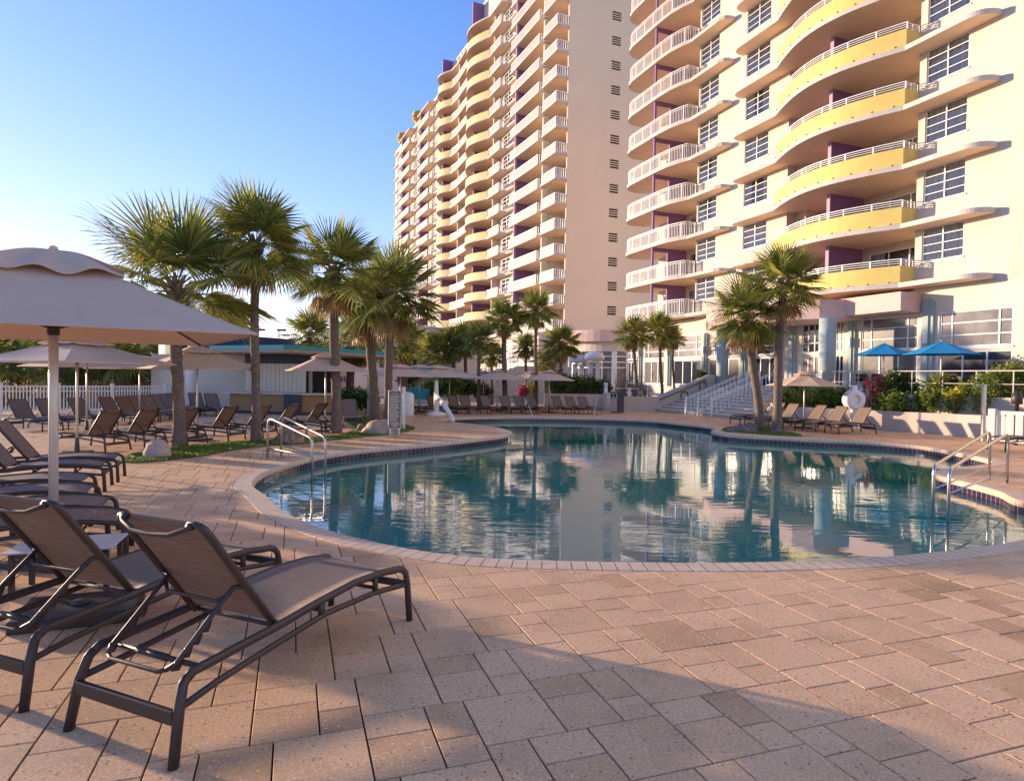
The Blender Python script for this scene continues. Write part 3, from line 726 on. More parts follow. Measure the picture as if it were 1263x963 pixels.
CR={'g':('g',26,44,3,1.1,1.3,-12),'a':('a',32,42,3,.95,1.3,-22),'b':('b',32,40,5,.9,1.3,-30),'c':('c',30,38,9,.95,1.3,-30),'d':('d',36,26,12,.9,1.2,-30),
    'e':('e',32,22,15,.9,1.2,-30),'f':('f',28,18,21,.9,1.2,-30)}
def pm(bx,by,tx,ty,label,crown,cs,r,dY=0,**k):
    b=G(bx,by);tp=D(tx,ty,b.y+dY);return palm(Vector((b.x,b.y,0)),tp,label,crown,cs,r,**k)
pm(220,551,217,350,'wide palm with crosshatched boots above the largest umbrella, first on the left','g',1.12,.165,boots=1.0,br=1.5,dry=False)
pm(315,546,315,298,'slim palm second from the left with bare trunk','b',.88,.135,boots=.5)
pm(414,534,412,333,'palm third from the left with drooping dry fronds','c',.98,.175,boots=.7)
pm(461,519,455,374,'palm behind the rules board, left trunk of the touching pair','b',1.05,.23,boots=.9,rot=1.)
pm(477,522,484,362,'palm behind the rules board, right trunk of the touching pair','c',1.12,.185,boots=.9,rot=2.)
pm(937,531,920,388,'leaning palm on the right turf island with curved trunk and boots','c',.88,.175,boots=.9,rot=.6)
pm(957,533,966,350,'tall straight palm on the right turf island','a',.90,.18,boots=.5,rot=2.2)
pm(1004,475,1006,389,'short palm on the terrace in front of the right teal column','d',.55,.15)
bgp=[(622,506,622,393,'d',.74,.17,'middle palm with smooth trunk left of the tallest one across the pool'),
(661,506,661,382,'c',.72,.12,'tallest palm across the pool in the middle'),
(590,506,592,418,'e',.66,.12,'palm across the pool right of the pool lift, with thin trunk'),
(693,503,692,424,'d',.8,.12,'palm across the pool left of the hedge'),
(650,501,648,427,'e',.6,.11,'small bright palm between the two tallest middle palms'),
(560,500,560,424,'e',.8,.15,'palm across the pool behind the pool lift, middle of a clump'),
(536,500,537,433,'d',.8,.15,'low palm leftmost of the clump behind the pool lift'),
(575,500,574,420,'e',.8,.13,'palm in the clump behind the pool lift, right of its middle'),
(606,499,607,437,'f',.6,.13,'small palm behind the middle left palm'),
(673,499,673,445,'f',.6,.15,'small low palm behind the left side of the hedge palm'),
(430,500,437,420,'f',1.15,.28,'shaggy palm behind the third and fourth trunks'),
(498,497,497,420,'f',1.1,.3,'shaggy palm right behind the touching pair'),
(381,488,382,410,'f',1.35,.3,'round headed palm behind the bar roof'),
(295,484,294,384,'f',.9,.24,'small palm rising behind the blue curved wall'),
(787,500,780,412,'d',.66,.12,'palm left of the stair wall with leaning trunk'),
(817,488,813,408,'d',.72,.12,'palm beside the stair wall, second of three'),
(832,484,829,416,'e',.52,.09,'slender palm nearest the podium, third by the stair wall')]
for bx,by,tx,ty,c,cs,r,l in bgp:
    if bx in (787,817,832):
        b=G(bx,by);Y={787:43.,817:44.5,832:46.}[bx];tp=D(tx,ty,Y);bb=D(bx,by,Y);palm(Vector((bb.x,Y,0)),tp,l,c,cs*1.15,r)
    else: pm(bx,by,tx,ty,l,c,cs,r)
# low palmetto thicket beyond the fence
for i,(x,ty,s_) in enumerate([(-20,440,1.9),(18,446,1.7),(45,440,1.9),(75,452,1.6),(100,442,1.8),(128,447,1.7),(150,440,1.7),(168,452,1.2)]):
    Y=36+3*(i%3);tp=D(x,ty,Y);t=thing('palmetto',(tp.x,Y,0),i,'shaggy low palmetto with brown skirt beyond the white fence, number %s along it'%w3[i],'palmetto','palmettos beyond the white fence')
    cm,dm=crown_mesh(*CR['e']);add('crown',cm,t,(0,0,tp.z),0,s_*.6);
    key='skirt'
    if key not in CROWNS:
        rn=random.Random(4);dmb=MB()
        for k in range(44):
            az=k*2.4;fan(dmb,(.1*math.cos(az),.1*math.sin(az),-.3-.035*k),az,R(rn.uniform(-60,0)),.75,.8,16,R(100),1.2,rn)
        CROWNS[key]=dmb.mesh('skirt','fruit')
    add('skirt',CROWNS[key],t,(0,-.3,tp.z),0,s_*1.05)
    MB().tube([(0,0,0),(0,0,tp.z)],.3,8).obj('trunk','trunk',t,True)
for i,(x,ty) in enumerate([(188,438),(205,441)]):
    Y=52;tp=D(x,ty,Y);t=thing('palmetto',(tp.x,Y,0),i,['small','slightly larger'][i]+' palm showing between two umbrellas at the far left','palmetto')
    add('crown',crown_mesh(*CR['f'])[0],t,(0,0,tp.z),0,.8);MB().tube([(0,0,0),(0,0,tp.z)],.2,8).obj('trunk','trunk',t,True)

# ------------------------------------------------------------------ shrubs
def leafmass(boxes,n_,size,rn,long=1.6,surf=.65):
    mb=MB()
    vol=[b[3]*b[4]*b[5] for b in boxes];tot=sum(vol)
    for b,v in zip(boxes,vol):
        cx,cy,cz,rx_,ry_,rz_=b
        for _ in range(int(n_*v/tot)):
            while 1:
                d=Vector((rn.gauss(0,1),rn.gauss(0,1),rn.gauss(0,1))).normalized();k=rn.random()
                rad=(.75+.3*rn.random()) if k<surf else rn.uniform(.3,.85)
                # lumpy
                rad*=.82+.22*math.sin(d.x*5+cx*3)*math.sin(d.y*6+cy)+.12*math.sin(d.z*7+d.x*9)
                p=Vector((cx+d.x*rx_*rad,cy+d.y*ry_*rad,cz+d.z*rz_*rad))
                if p.z>.02:break
            s_=size*rn.uniform(.6,1.3);a=Vector((rn.gauss(0,1),rn.gauss(0,1),rn.gauss(.3,.8))).normalized();b_=a.cross(Vector((rn.gauss(0,1),rn.gauss(0,1),rn.gauss(0,1)))).normalized()
            q=p+a*s_*long*.5
            mb.quad(p,q+b_*s_*.32,p+a*s_*long,q-b_*s_*.32)
    return mb
def shrub(name,loc,blobs,n_,size,label,m='leafd',group=None,seed=1,stems=True,long=1.6):
    rn=random.Random(seed);t=thing(name,loc,0,label,'shrub' if name!='hedge' else 'hedge',group)
    leafmass(blobs,n_,size,rn,long).obj('foliage',m,t)
    if stems:
        s_=MB()
        for b in blobs:
            for k in range(3): s_.tube([(b[0]+rn.uniform(-.1,.1),b[1],0),(b[0]+rn.uniform(-.3,.3)*b[3],b[1]+rn.uniform(-.3,.3)*b[4],b[2])],[.03,.012],5)
        s_.obj('stems','twig',t)
    return t
exec('')
def atz(x,y,Y): return D(x,y,Y)
# hedge across pool behind the low wall (690-750)
c=D(718,480,42);shrub('hedge',(c.x,42,0),[(-1.6,0,1.35,.9,.7,.75),(-.6,0,1.45,.9,.7,.85),(.4,0,1.4,.9,.7,.85),(1.3,.1,1.35,.8,.7,.7)],9000,.10,'dense clipped dark green hedge behind the low wall left of the litter bin',seed=3)
c=D(700,470,44.5);shrub('shrub',(c.x,44.5,0),[(-.6,0,1.7,.8,.6,.9),(.5,0,1.4,.8,.6,.8)],2500,.13,'darker taller shrub behind the left end of the clipped hedge',seed=5)
c=D(655,482,44);shrub('shrub',(c.x,44,0),[(0,0,1.1,.5,.4,.6)],900,.12,'bright yellow shrub behind the thick middle palm','leafy',seed=6)
c=D(645,484,43.5);shrub('shrub',(c.x,43.5,0),[(0,0,1.0,.45,.4,.5)],700,.12,'small red leaved shrub beside the bright yellow one','leafr',seed=7)
c=D(555,482,42);shrub('shrub',(c.x,42,0),[(-1.2,0,1.1,.9,.7,.8),(0,0,1.4,1.,.7,.9)],3200,.15,'bright green shrub behind the pool lift','leafl',seed=8)
c=D(577,482,43);shrub('shrub',(c.x,43,0),[(-.3,0,1.3,1.2,.7,.8),(1.0,0,1.,.8,.6,.7)],3000,.13,'dark green shrub behind the pool lift, right of the bright one','leafd',seed=9)
c=D(441,484,33);shrub('shrub',(c.x,33,0),[(-.3,0,.75,.9,.7,.65),(.5,0,.7,.7,.6,.6)],3000,.12,'dark rounded shrub between the third and fourth left palm trunks','leafd',seed=10)
c=D(505,452,60);shrub('shrub',(c.x,60,0),[(0,0,2.6,1.5,1.2,1.9)],2200,.28,'round dark shrub in front of the grey wall beyond the umbrellas','leafd',seed=11)
# right planter
pw=[(-.358,.934)]
def along(x,Y): return Vector(((x-631)/790*Y,Y,0))
def shr(x,Y,z,rx_,rz_,n_,size,label,m,seed,n2=2,ry=.55,long=1.6):
    p=along(x,Y);rn=random.Random(seed);bl=[(rn.uniform(-.35,.35)*rx_*(k>0),rn.uniform(-.2,.2),z+rn.uniform(-.2,.15)*(k>0),rx_*rn.uniform(.75,1),ry,rz_*rn.uniform(.8,1)) for k in range(n2)]
    return shrub('shrub',(p.x,p.y,0),bl,n_,size,label,m,None,seed,True,long)
shr(985,31.4,1.25,1.26,0.75,4800,.12,'olive shrub behind the right taupe umbrella pole, left part of the bed','leafl',21,3)
shr(1015,30.7,1.2,1.49,0.71,5400,.12,'bright green shrub behind the right row loungers, left of the white hose reel','leafl',22,3)
shr(1110,28.5,1.65,1.32,1.09,7800,.11,'large dark glossy shrub right of the red cordyline','leafd',23,3)
shr(1098,27.9,1.1,0.8,0.57,2400,.10,'lower paler shrub in front of the large dark glossy one','leafl',24,2)
shr(1150,27.0,1.2,0.86,0.69,2700,.13,'mid green bush at the foot of the small fan palm','leafl',25,2)
shr(1196,26.0,1.25,1.26,0.86,6300,.12,'bush with bright yellow green tips left of the shower post','leafl',26,3)
shr(1180,25.5,1.55,0.29,0.21,300,.13,'small yellow blooming clump above the bush left of the shower post','leafy',27,1,.2)
shr(1242,25.0,1.85,1.55,1.15,10500,.10,'tall pale flowering shrub behind the white slatted screen','leafl',28,4)
shr(1275,24.8,1.8,1.15,1.15,5250,.10,'tall pale shrub at the right edge of the picture','leafl',29,2)
# small fan palm in planter
p=D(1160,478,27.);t=thing('palmetto',(p.x,27.,0),0,'small fan palm in the right planter between two shrubs','palmetto')
add('crown',crown_mesh(*CR['f'])[0],t,(0,0,p.z-.1),0,.48);MB().tube([(0,0,0),(0,0,p.z-.1)],.09,8).obj('trunk','trunk',t,True)
# cordyline
p=along(1075,28.2);t=thing('cordyline',(p.x,p.y,0),0,'red and pink leaved cordyline right of the white hose reel','shrub')
rn=random.Random(5);st=MB();lf=MB()
for sx,hz_ in ((-.15,2.05),(.28,2.1),(.05,1.6),(-.3,1.2)):
    st.tube([(sx*.4,0,0),(sx,0,hz_)],[.05,.03],6)
    for k in range(46):
        a=rn.uniform(0,2*PI);e=rn.uniform(-.5,1.3);L=rn.uniform(.3,.5);d=Vector((math.cos(a)*math.cos(e),math.sin(a)*math.cos(e),math.sin(e)));o_=Vector((sx,0,hz_-rn.uniform(0,.35)));s_=d.cross(Vector((0,0,1))).normalized()*.035
        m_=o_+d*L*.55;e2=o_+d*L+Vector((0,0,-.1*L));lf.quad(o_-s_*.3,o_+s_*.3,m_+s_,m_-s_);lf.tri(m_-s_,m_+s_,e2)
st.obj('stems','twig',t);lf.obj('foliage','leafr',t)
# bare brown shrub left of stairs
p=along(778,42);t=thing('bare_shrub',(p.x,p.y,0),0,'thin brown leafless shrub below the leaning palm by the stair wall','shrub')
mb=MB()
for k in range(120):
    a=rn.uniform(0,6.28);x0=rn.uniform(-1,1.2);q=Vector((x0,rn.uniform(-.3,.3),0));d=Vector((math.cos(a)*.25,math.sin(a)*.25,1)).normalized();h=rn.uniform(1.2,2.8)
    e=q+d*h;mb.tube([q,q+d*h*.5+Vector((rn.uniform(-.1,.1),0,0)),e],[.018,.013,.005],3,False)
    for j in range(5):
        f=q.lerp(e,rn.uniform(.4,1));g_=f+Vector((rn.uniform(-.3,.3),rn.uniform(-.2,.2),rn.uniform(0,.35)));mb.tube([f,g_],[.006,.003],3,False)
mb.obj('branches','twig',t)

# ------------------------------------------------------------------ rocks
def rock(name,loc,size,label,m,seed,rough=.12,flat=0,sub=3):
    import bmesh
    bm=bmesh.new();bmesh.ops.create_icosphere(bm,subdivisions=sub,radius=1);rn=random.Random(seed)
    from mathutils import noise
    for v in bm.verts:
        c=v.co;n1=noise.noise(c*1.3+Vector((seed,0,0)));n2=noise.noise(c*4+Vector((0,seed,0)))
        c*=1+n1*rough*1.6+n2*rough
        if flat: c.z=min(c.z,.75+n1*.1)
        c.x*=size[0];c.y*=size[1];c.z*=size[2]
        if c.z<-.1*size[2]:c.z=-.1*size[2]
    me=bpy.data.meshes.new(name);bm.to_mesh(me);bm.free();me.materials.append(MT[m]);me.polygons.foreach_set('use_smooth',[True]*len(me.polygons))
    o=bpy.data.objects.new(name,me);COL.objects.link(o);o.location=loc;return tag(o,label,'rock')
g=G(189,564.5);rock('boulder',(g.x,g.y+.15,.02),(.32,.28,.44),'smooth tan boulder on the turf beside the first left palm','rock',2,.10)
g=G(353,548);rock('coral_rock',(g.x,g.y+.2,.05),(.36,.3,.40),'pitted yellow brown coral rock behind the left pool handrail','coral',5,.3,0,4)
g=G(466,535.5);rock('boulder',(g.x,g.y+.3,.02),(.62,.4,.42),'brown grey boulder left of the rules board','rock',8,.2)
g=G(455,532);rock('boulder',(g.x-.3,g.y+.4,.02),(.3,.3,.2),'small dark rock left of the brown grey boulder','lavarock',9,.3)
g=G(917,532.5);rock('coral_rock',(g.x,g.y,.03),(.55,.3,.27),'flat purplish coral rock left of the right palms','lavarock',11,.35,0,4)
g=G(968,534);rock('coral_rock',(g.x-.1,g.y,.02),(.4,.2,.14),'low dark rock at the foot of the tall right palm','lavarock',13,.35,0,3)

# ------------------------------------------------------------------ pool handrails
def handrail(px_deck,px_water,label,top=1.02):
    """two deck foot pixels, two water-entry pixels (same order)"""
    base=G(*px_deck[0]);t=thing('pool_handrail',(base.x,base.y,0),0,label,'handrail')
    def rnd_(P,rs):
        P=[Vector(p) for p in P];o_=[P[0]]
        for i in range(1,len(P)-1):
            a_,b_,c_=P[i-1],P[i],P[i+1];r_=min(rs[i-1],(a_-b_).length*.45,(c_-b_).length*.45);u1=b_+(a_-b_).normalized()*r_;u2=b_+(c_-b_).normalized()*r_
            for k in range(7): t_=k/6;o_.append(u1*(1-t_)**2+b_*2*t_*(1-t_)+u2*t_*t_)
        return o_+[P[-1]]
    for (a,b) in zip(px_deck,px_water):
        A=G(*a);Bq=G(b[0],b[1],-.24);A=A-base;Bq=Bq-base;A.z=0;d=(Bq-A);d.z=0;L=d.length;d.normalize()
        zt=top;zl=.64
        P=rnd_([A,A+d*.0+Vector((0,0,zt)),A+d*L+Vector((0,0,zl)),A+d*L+Vector((0,0,-1.2))],[.26,.16])
        m=MB();m.tube(P,.026,12);m.tube([A+Vector((0,0,.26)),A+d*(L-.005)+Vector((0,0,.26))],.018,10);m.obj('rail','steel',t,True)
        MB().lathe([(.06,0),(.06,.008),(.04,.015)],16,tuple(A+Vector((0,0,.005)))).obj('escutcheon','steel',t,True)
handrail([(330,566),(347,563)],[(385,592),(401,589)],'pair of bent steel handrails entering the near left side of the pool',.98)
handrail([(1220,591),(1242,596)],[(1150,640),(1169,647)],'pair of bent steel handrails entering the pool at the right lobe',1.02)
def grab(px,label):
    A=G(*px[0]);Bq=G(*px[1],-.2);t=thing('grab_rail',(A.x,A.y,0),0,label,'handrail');d=Bq-A;d.z=0
    m=MB();m.tube([(0,0,0),(0,0,.82),tuple(d*.08+Vector((0,0,.9))),tuple(d*.25+Vector((0,0,.9))),tuple(d+Vector((0,0,-.3)))],.022,10);m.obj('rail','steel',t,True)
grab([(644,511),(660,518)],'single steel grab rail at the far side of the pool, left one')
grab([(737,512),(731,519)],'single steel grab rail across the pool in front of the litter bin')

# ------------------------------------------------------------------ rules board
a=G(479,536);b=D(494,533,a.y+.15);b.z=0;c=(a+b)/2;ang=math.atan2(b.y-a.y,b.x-a.x)
hz=lambda y,p:D(478,y,p.y).z
W_=(D(493,520,b.y)-D(478.5,520,a.y)).length
t=thing('rules_board',(c.x,c.y,0),ang,'taupe pool rules board with cream lettering on two short white posts','sign')
zt=D(486,482,c.y).z;zb_=D(486,528,c.y).z
w2=W_/2
MB().box(-w2,w2,-.015,.015,zb_,zt).obj('panel','boardbrown',t)
MB().box(-w2-.02,-w2,-.025,.025,zb_-.02,zt+.02).box(w2,w2+.02,-.025,.025,zb_-.02,zt+.02).box(-w2,w2,-.025,.025,zt,zt+.02).box(-w2,w2,-.025,.025,zb_-.02,zb_).obj('panel_frame','vinyl',t)
for s_ in (-1,1): MB().box(s_*w2*.75-.025,s_*w2*.75+.025,-.024,.024,0,zb_-.02).obj('post','vinyl',t)
def text(s,size,loc,parent,m,w=None,rot=(PI/2,0,0),ext=.002,name='lettering',align='CENTER'):
    cu=bpy.data.curves.new(name,'FONT');cu.body=s;cu.size=size;cu.align_x=align;cu.extrude=ext
    o=bpy.data.objects.new('tmp',cu);COL.objects.link(o);bpy.context.view_layer.update()
    me=bpy.data.meshes.new_from_object(o.evaluated_get(bpy.context.evaluated_depsgraph_get()));COL.objects.unlink(o);bpy.data.objects.remove(o)
    me.materials.clear();me.materials.append(MT[m]);o=bpy.data.objects.new(name,me);COL.objects.link(o);o.parent=parent;o.location=loc;o.rotation_euler=rot
    if w: 
        xs=[v.co.x for v in me.vertices];k=w/(max(xs)-min(xs)); o.scale=(k,1,1)
    return o
H_=zt-zb_
text('POOL RULES',H_*.055,(0,-.018,zt-H_*.085),t,'ink',W_*.62)
rn=random.Random(3);mb=MB();z=zt-H_*.13
for i in range(17):
    mb=MB();x=-w2*.86;end=w2*rn.choice((.85,.8,.6,.75,.3,.5));
    while x<end:
        l=rn.uniform(.02,.06);mb.box(x,min(x+l,end),-.0185,-.0155,z-H_*.012,z+H_*.008);x+=l+.012
    mb.obj('text_line','ink',t);z-=H_*.0415
for q,(k,wd) in enumerate(((.855,.7),(.90,.74),(.945,.35))):
    mb=MB();x=-w2*wd
    while x<w2*wd: mb.box(x,x+.022,-.0185,-.0155,zt-H_*k-.018,zt-H_*k+.018);x+=.032
    mb.obj('text_line','ink',t)
# white tall box (umbrella stand) right behind board
p=G(498,530);t=thing('white_post',(p.x,p.y,0),.2,'white rectangular post standing right behind the rules board','post');h=D(497,478,p.y).z
MB().box(-.05,.05,-.05,.05,0,h).obj('shaft','vinyl',t,False,.005);MB().box(-.06,.06,-.06,.06,h,h+.03).obj('cap','vinyl',t)
p=G(503,513);t=thing('equipment_cover',(p.x,p.y,0),.3,'cream rounded equipment cover behind the white post','cover');h=D(503,483,p.y).z
MB().lathe([(.30,0),(.31,.2),(.3,h*.8),(.26,h*.92),(.12,h)],16).obj('shell','vinyl',t,True)
MB().box(-.32,.32,-.32,.32,0,.06).obj('base','concrete',t)
# pool lift
p=G(538,512.5);t=thing('pool_lift',(p.x,p.y,0),0,'white covered pool lift leaning towards the water under an umbrella','pool lift')
MB().lathe([(.5,0),(.5,.12),(.42,.16),(.2,.2)],16).obj('base','white',t,True)
q=G(558,521)-p;zt_=D(537,469,p.y).z
MB().tube([(0,0,.1),(0,0,zt_*.5),(-.02,0,zt_*.9),(-.02,0,zt_)],[.15,.13,.10,.09],10).obj('mast','white',t,True)
MB().tube([(0.0,0,zt_*.55),(q.x*.5,q.y*.5,zt_*.38),(q.x,q.y,.18),(q.x+.02,q.y-.02,.02)],[.13,.12,.10,.08],10).obj('arm','white',t,True)

# ------------------------------------------------------------------ litter bin, lights, shower, hose reel
def az(x0,y0,x1,y1):
    a=G(x0,y0);b=G(x1,y1);return math.atan2(b.y-a.y,b.x-a.x)
WD=R(21)  # direction of the cross walls
p=G(757,509.5);t=thing('litter_bin',(p.x,p.y,0),WD,'double litter bin with steel doors and charcoal sides by the low wall','litter bin')
MB().box(-.02,.42,-.42,.42,0.05,1.18).obj('cabinet','bin',t,False,.01);MB().box(-.05,.47,-.47,.47,1.18,1.24).obj('lid','bin',t,False,.01)
for s_ in (-1,1):
    MB().box(-.045,-.022,s_*.2-.18,s_*.2+.18,.1,.88).obj('door','alu',t);
    o=MB().vprism([(s_*.0,0)]*0+[(math.cos(2*PI*k/16)*.12,math.sin(2*PI*k/16)*.09) for k in range(16)],-.012,.012).obj('opening','dark',t);o.rotation_euler=(0,0,PI/2);o.location=(-.045,s_*.2,1.03)
MB().box(-.03,-.021,-.4,.4,.9,1.16).obj('top_panel','alu',t)
for i,(x,y0,y1,Y,l) in enumerate([(747,486,472,40.5,'left of the litter bin'),(776,489,478,40.6,'right of the litter bin'),(787,489,478,42,'beside the trunk of the leaning palm')]):
    q=D(x,y0,Y);h=D(x,y1,Y).z;t=thing('bollard_light',(q.x,Y,0),0,'short white bollard light on the planter, '+l,'bollard light')
    MB().lathe([(.12,0),(.12,h*.8),(.11,h*.81),(.11,h*.9),(.125,h*.91),(.125,h*.99),(.1,h)],12).obj('column','white',t,True)
q=D(1254,505,21.2);h=D(1254,482,21.2).z;t=thing('path_light',(q.x,21.2,0),0,'dark path light with flat cap behind the white slatted screen','path light')
MB().lathe([(.06,0),(.06,h-.45),(.16,h-.44),(.16,h-.12),(.12,h-.1),(.1,h)],14).obj('column','metal',t,True)
# shower
p=G(1212,544);h=D(1209,474,p.y).z;t=thing('pool_shower',(p.x,p.y,0),0,'pale square outdoor shower post with small head against the planter wall','shower')
MB().box(-.055,.055,-.055,.055,0,h).obj('post','alu',t,False,.01);MB().tube([(0,0,h-.04),(-.28,0,h-.02)],.02,8).obj('arm','steel',t,True)
MB().lathe([(.05,0),(.06,.03),(.02,.07)],12,(-.28,0,h-.08)).obj('shower_head','steel',t,True);MB().box(-.2,-.09,-.02,.02,.95,.99).obj('valve','metal',t)
# white donut / hose reel
p=D(1053,493,27.2);t=thing('hose_reel',(p.x,27.2,0),0,'round white hose reel on a post above the planter wall','hose reel')
zc=p.z;m=MB();seg=28;n0=0;pts=[]
ring=[(.17,-.16),(.20,-.22),(.36,-.22),(.42,-.17),(.42,.17),(.36,.22),(.20,.22),(.17,.16)]
k0=len(m.v)
for k in range(seg):
    q=2*PI*k/seg
    for r_,y_ in ring: m.v.append((r_*math.cos(q),y_,zc+r_*math.sin(q)))
K=len(ring)
for k in range(seg):
    for j in range(K):
        a=k*K+j;b=k*K+(j+1)%K;c_=((k+1)%seg)*K+(j+1)%K;d=((k+1)%seg)*K+j;m.f.append((a,d,c_,b))
m.obj('drum','white',t,True,.01)
MB().vprism([(math.cos(2*PI*k/20)*.17,zc+math.sin(2*PI*k/20)*.17) for k in range(20)],-.12,.12).obj('hub','alu',t)
MB().box(-.09,.09,-.08,.08,0,zc-.38).obj('post','white',t);MB().box(-.1,.1,-.1,.1,zc+.38,zc+.62).obj('bracket','white',t)

# ------------------------------------------------------------------ low walls / planters
def wall(name,P,h,th,label,m='greywall',cap=None,z0=0,cat='wall'):
    """P list of xy; h height or list"""
    P=[Vector((p[0],p[1],0)) for p in P];c=P[0];t=thing(name,(c.x,c.y,0),0,label,cat)
    mb=MB();hh=h if isinstance(h,(list,tuple)) else [h]*len(P)
    Nn=[]
    for i in range(len(P)):
        d=(P[min(i+1,len(P)-1)]-P[max(i-1,0)]).normalized();Nn.append(Vector((-d.y,d.x,0)))
    for i in range(len(P)):
        a=P[i]-c;n_=Nn[i]*th;mb.v+=[(a.x,a.y,z0),(a.x+n_.x,a.y+n_.y,z0),(a.x+n_.x,a.y+n_.y,hh[i]),(a.x,a.y,hh[i])]
    for i in range(len(P)-1):
        k=4*i;mb.f+=[(k,k+4,k+7,k+3),(k+5,k+1,k+2,k+6),(k+3,k+7,k+6,k+2)]
    mb.f+=[(0,3,2,1)];k=4*(len(P)-1);mb.f+=[(k,k+1,k+2,k+3)]
    mb.obj('wall_body',m,t)
    return t,P,c
zwr=lambda:0
def slab_(V_,z0,z1):
    if area(V_)<0:V_.reverse()
    mb=MB();n_=len(V_);mb.v=[(v.x,v.y,z0) for v in V_]+[(v.x,v.y,z1) for v in V_]
    for t in tessellate_polygon([V_]):
        a,b,c=t;nz=(V_[b]-V_[a]).cross(V_[c]-V_[a]).z
        if nz<0:b,c=c,b
        mb.f+=[(a+n_,b+n_,c+n_)]
    mb.f+=[(i,(i+1)%n_,n_+(i+1)%n_,n_+i) for i in range(n_)];return mb
MT['soil2']=mat('mulch',(.10,.06,.04),.95,var=.4,vscale=12,bump=.6)
# right planter wall in front of shrubs
q=[G(960,519.5),G(1038,527),G(1120,533),G(1180,538),G(1215,541.5),G(1262,546)]
wall('planter_wall',q,[.78,.80,.82,.84,.86,.86],.22,'long low grey planter wall behind the right row of loungers')
bed=[p for p in q]
P_=[Vector((p.x,p.y,0))+Vector((.93,.36,0))*.12 for p in q];R_=[Vector((p.x,p.y,0))+Vector((.93,.36,0))*1.9 for p in q]
struct('planting_bed',slab_([*P_,*reversed(R_)],0,.70),'soil2')
# upper terrace retaining wall (white) behind shrubs
# ------------------------------------------------------------------ building frames
class Frame:
    def __init__(s,px,b,Y):
        s.P=D(px[0],px[1],Y);s.u=Vector((math.sin(b),math.cos(b),0));s.o=Vector((-math.cos(b),math.sin(b),0));s.rz=PI/2-b
    def F(s,x,y,off=0):
        d=ray(x,y);o=s.P+s.o*off;t=((o-Vector((0,0,EYE))).dot(s.o))/d.dot(s.o);X=d*t+Vector((0,0,EYE));return (X-s.P).dot(s.u),X.z
    def W(s,a,off,z=0):
        X=s.P+s.u*a+s.o*off;return Vector((X.x,X.y,z))
    def loc(s): return (s.P.x,s.P.y,0)
FB=Frame((1143.7,60.5),-.366,31.2);FA=Frame((697,240),-.41,75.4)
m=bpy.data.materials.new('clear_window_glass');m.use_nodes=True;nt=m.node_tree;nt.nodes.remove(nt.nodes['Principled BSDF'])
a=N(nt,'ShaderNodeBsdfTransparent');a.inputs[0].default_value=(.86,.88,.90,1);b=N(nt,'ShaderNodeBsdfGlossy');b.inputs['Roughness'].default_value=.02;c=N(nt,'ShaderNodeFresnel',i_IOR=1.7);e=N(nt,'ShaderNodeMixShader')
nt.links.new(c.outputs[0],e.inputs[0]);nt.links.new(a.outputs[0],e.inputs[1]);nt.links.new(b.outputs[0],e.inputs[2]);nt.links.new(e.outputs[0],nt.nodes['Material Output'].inputs[0]);MT['glass_t']=m

def wall_open(mb,s0,s1,z0,z1,ops,off=0.,depth=.18):
    """vertical wall face in plane off, facing +y, with openings (a,b,c,d)"""
    xs=sorted({s0,s1,*[v for o in ops for v in (o[0],o[1]) if s0<v<s1]});zs=sorted({z0,z1,*[v for o in ops for v in (o[2],o[3]) if z0<v<z1]})
    for i in range(len(xs)-1):
        for j in range(len(zs)-1):
            cx,cz=(xs[i]+xs[i+1])/2,(zs[j]+zs[j+1])/2
            if any(o[0]<cx<o[1] and o[2]<cz<o[3] for o in ops): continue
            mb.quad((xs[i],off,zs[j]),(xs[i],off,zs[j+1]),(xs[i+1],off,zs[j+1]),(xs[i+1],off,zs[j]))
    for a,b,c,d in ops:
        y0,y1=off,off-depth
        mb.quad((a,y0,c),(a,y1,c),(a,y1,d),(a,y0,d));mb.quad((b,y1,c),(b,y0,c),(b,y0,d),(b,y1,d))
        mb.quad((a,y0,c),(b,y0,c),(b,y1,c),(a,y1,c));mb.quad((a,y1,d),(b,y1,d),(b,y0,d),(a,y0,d))
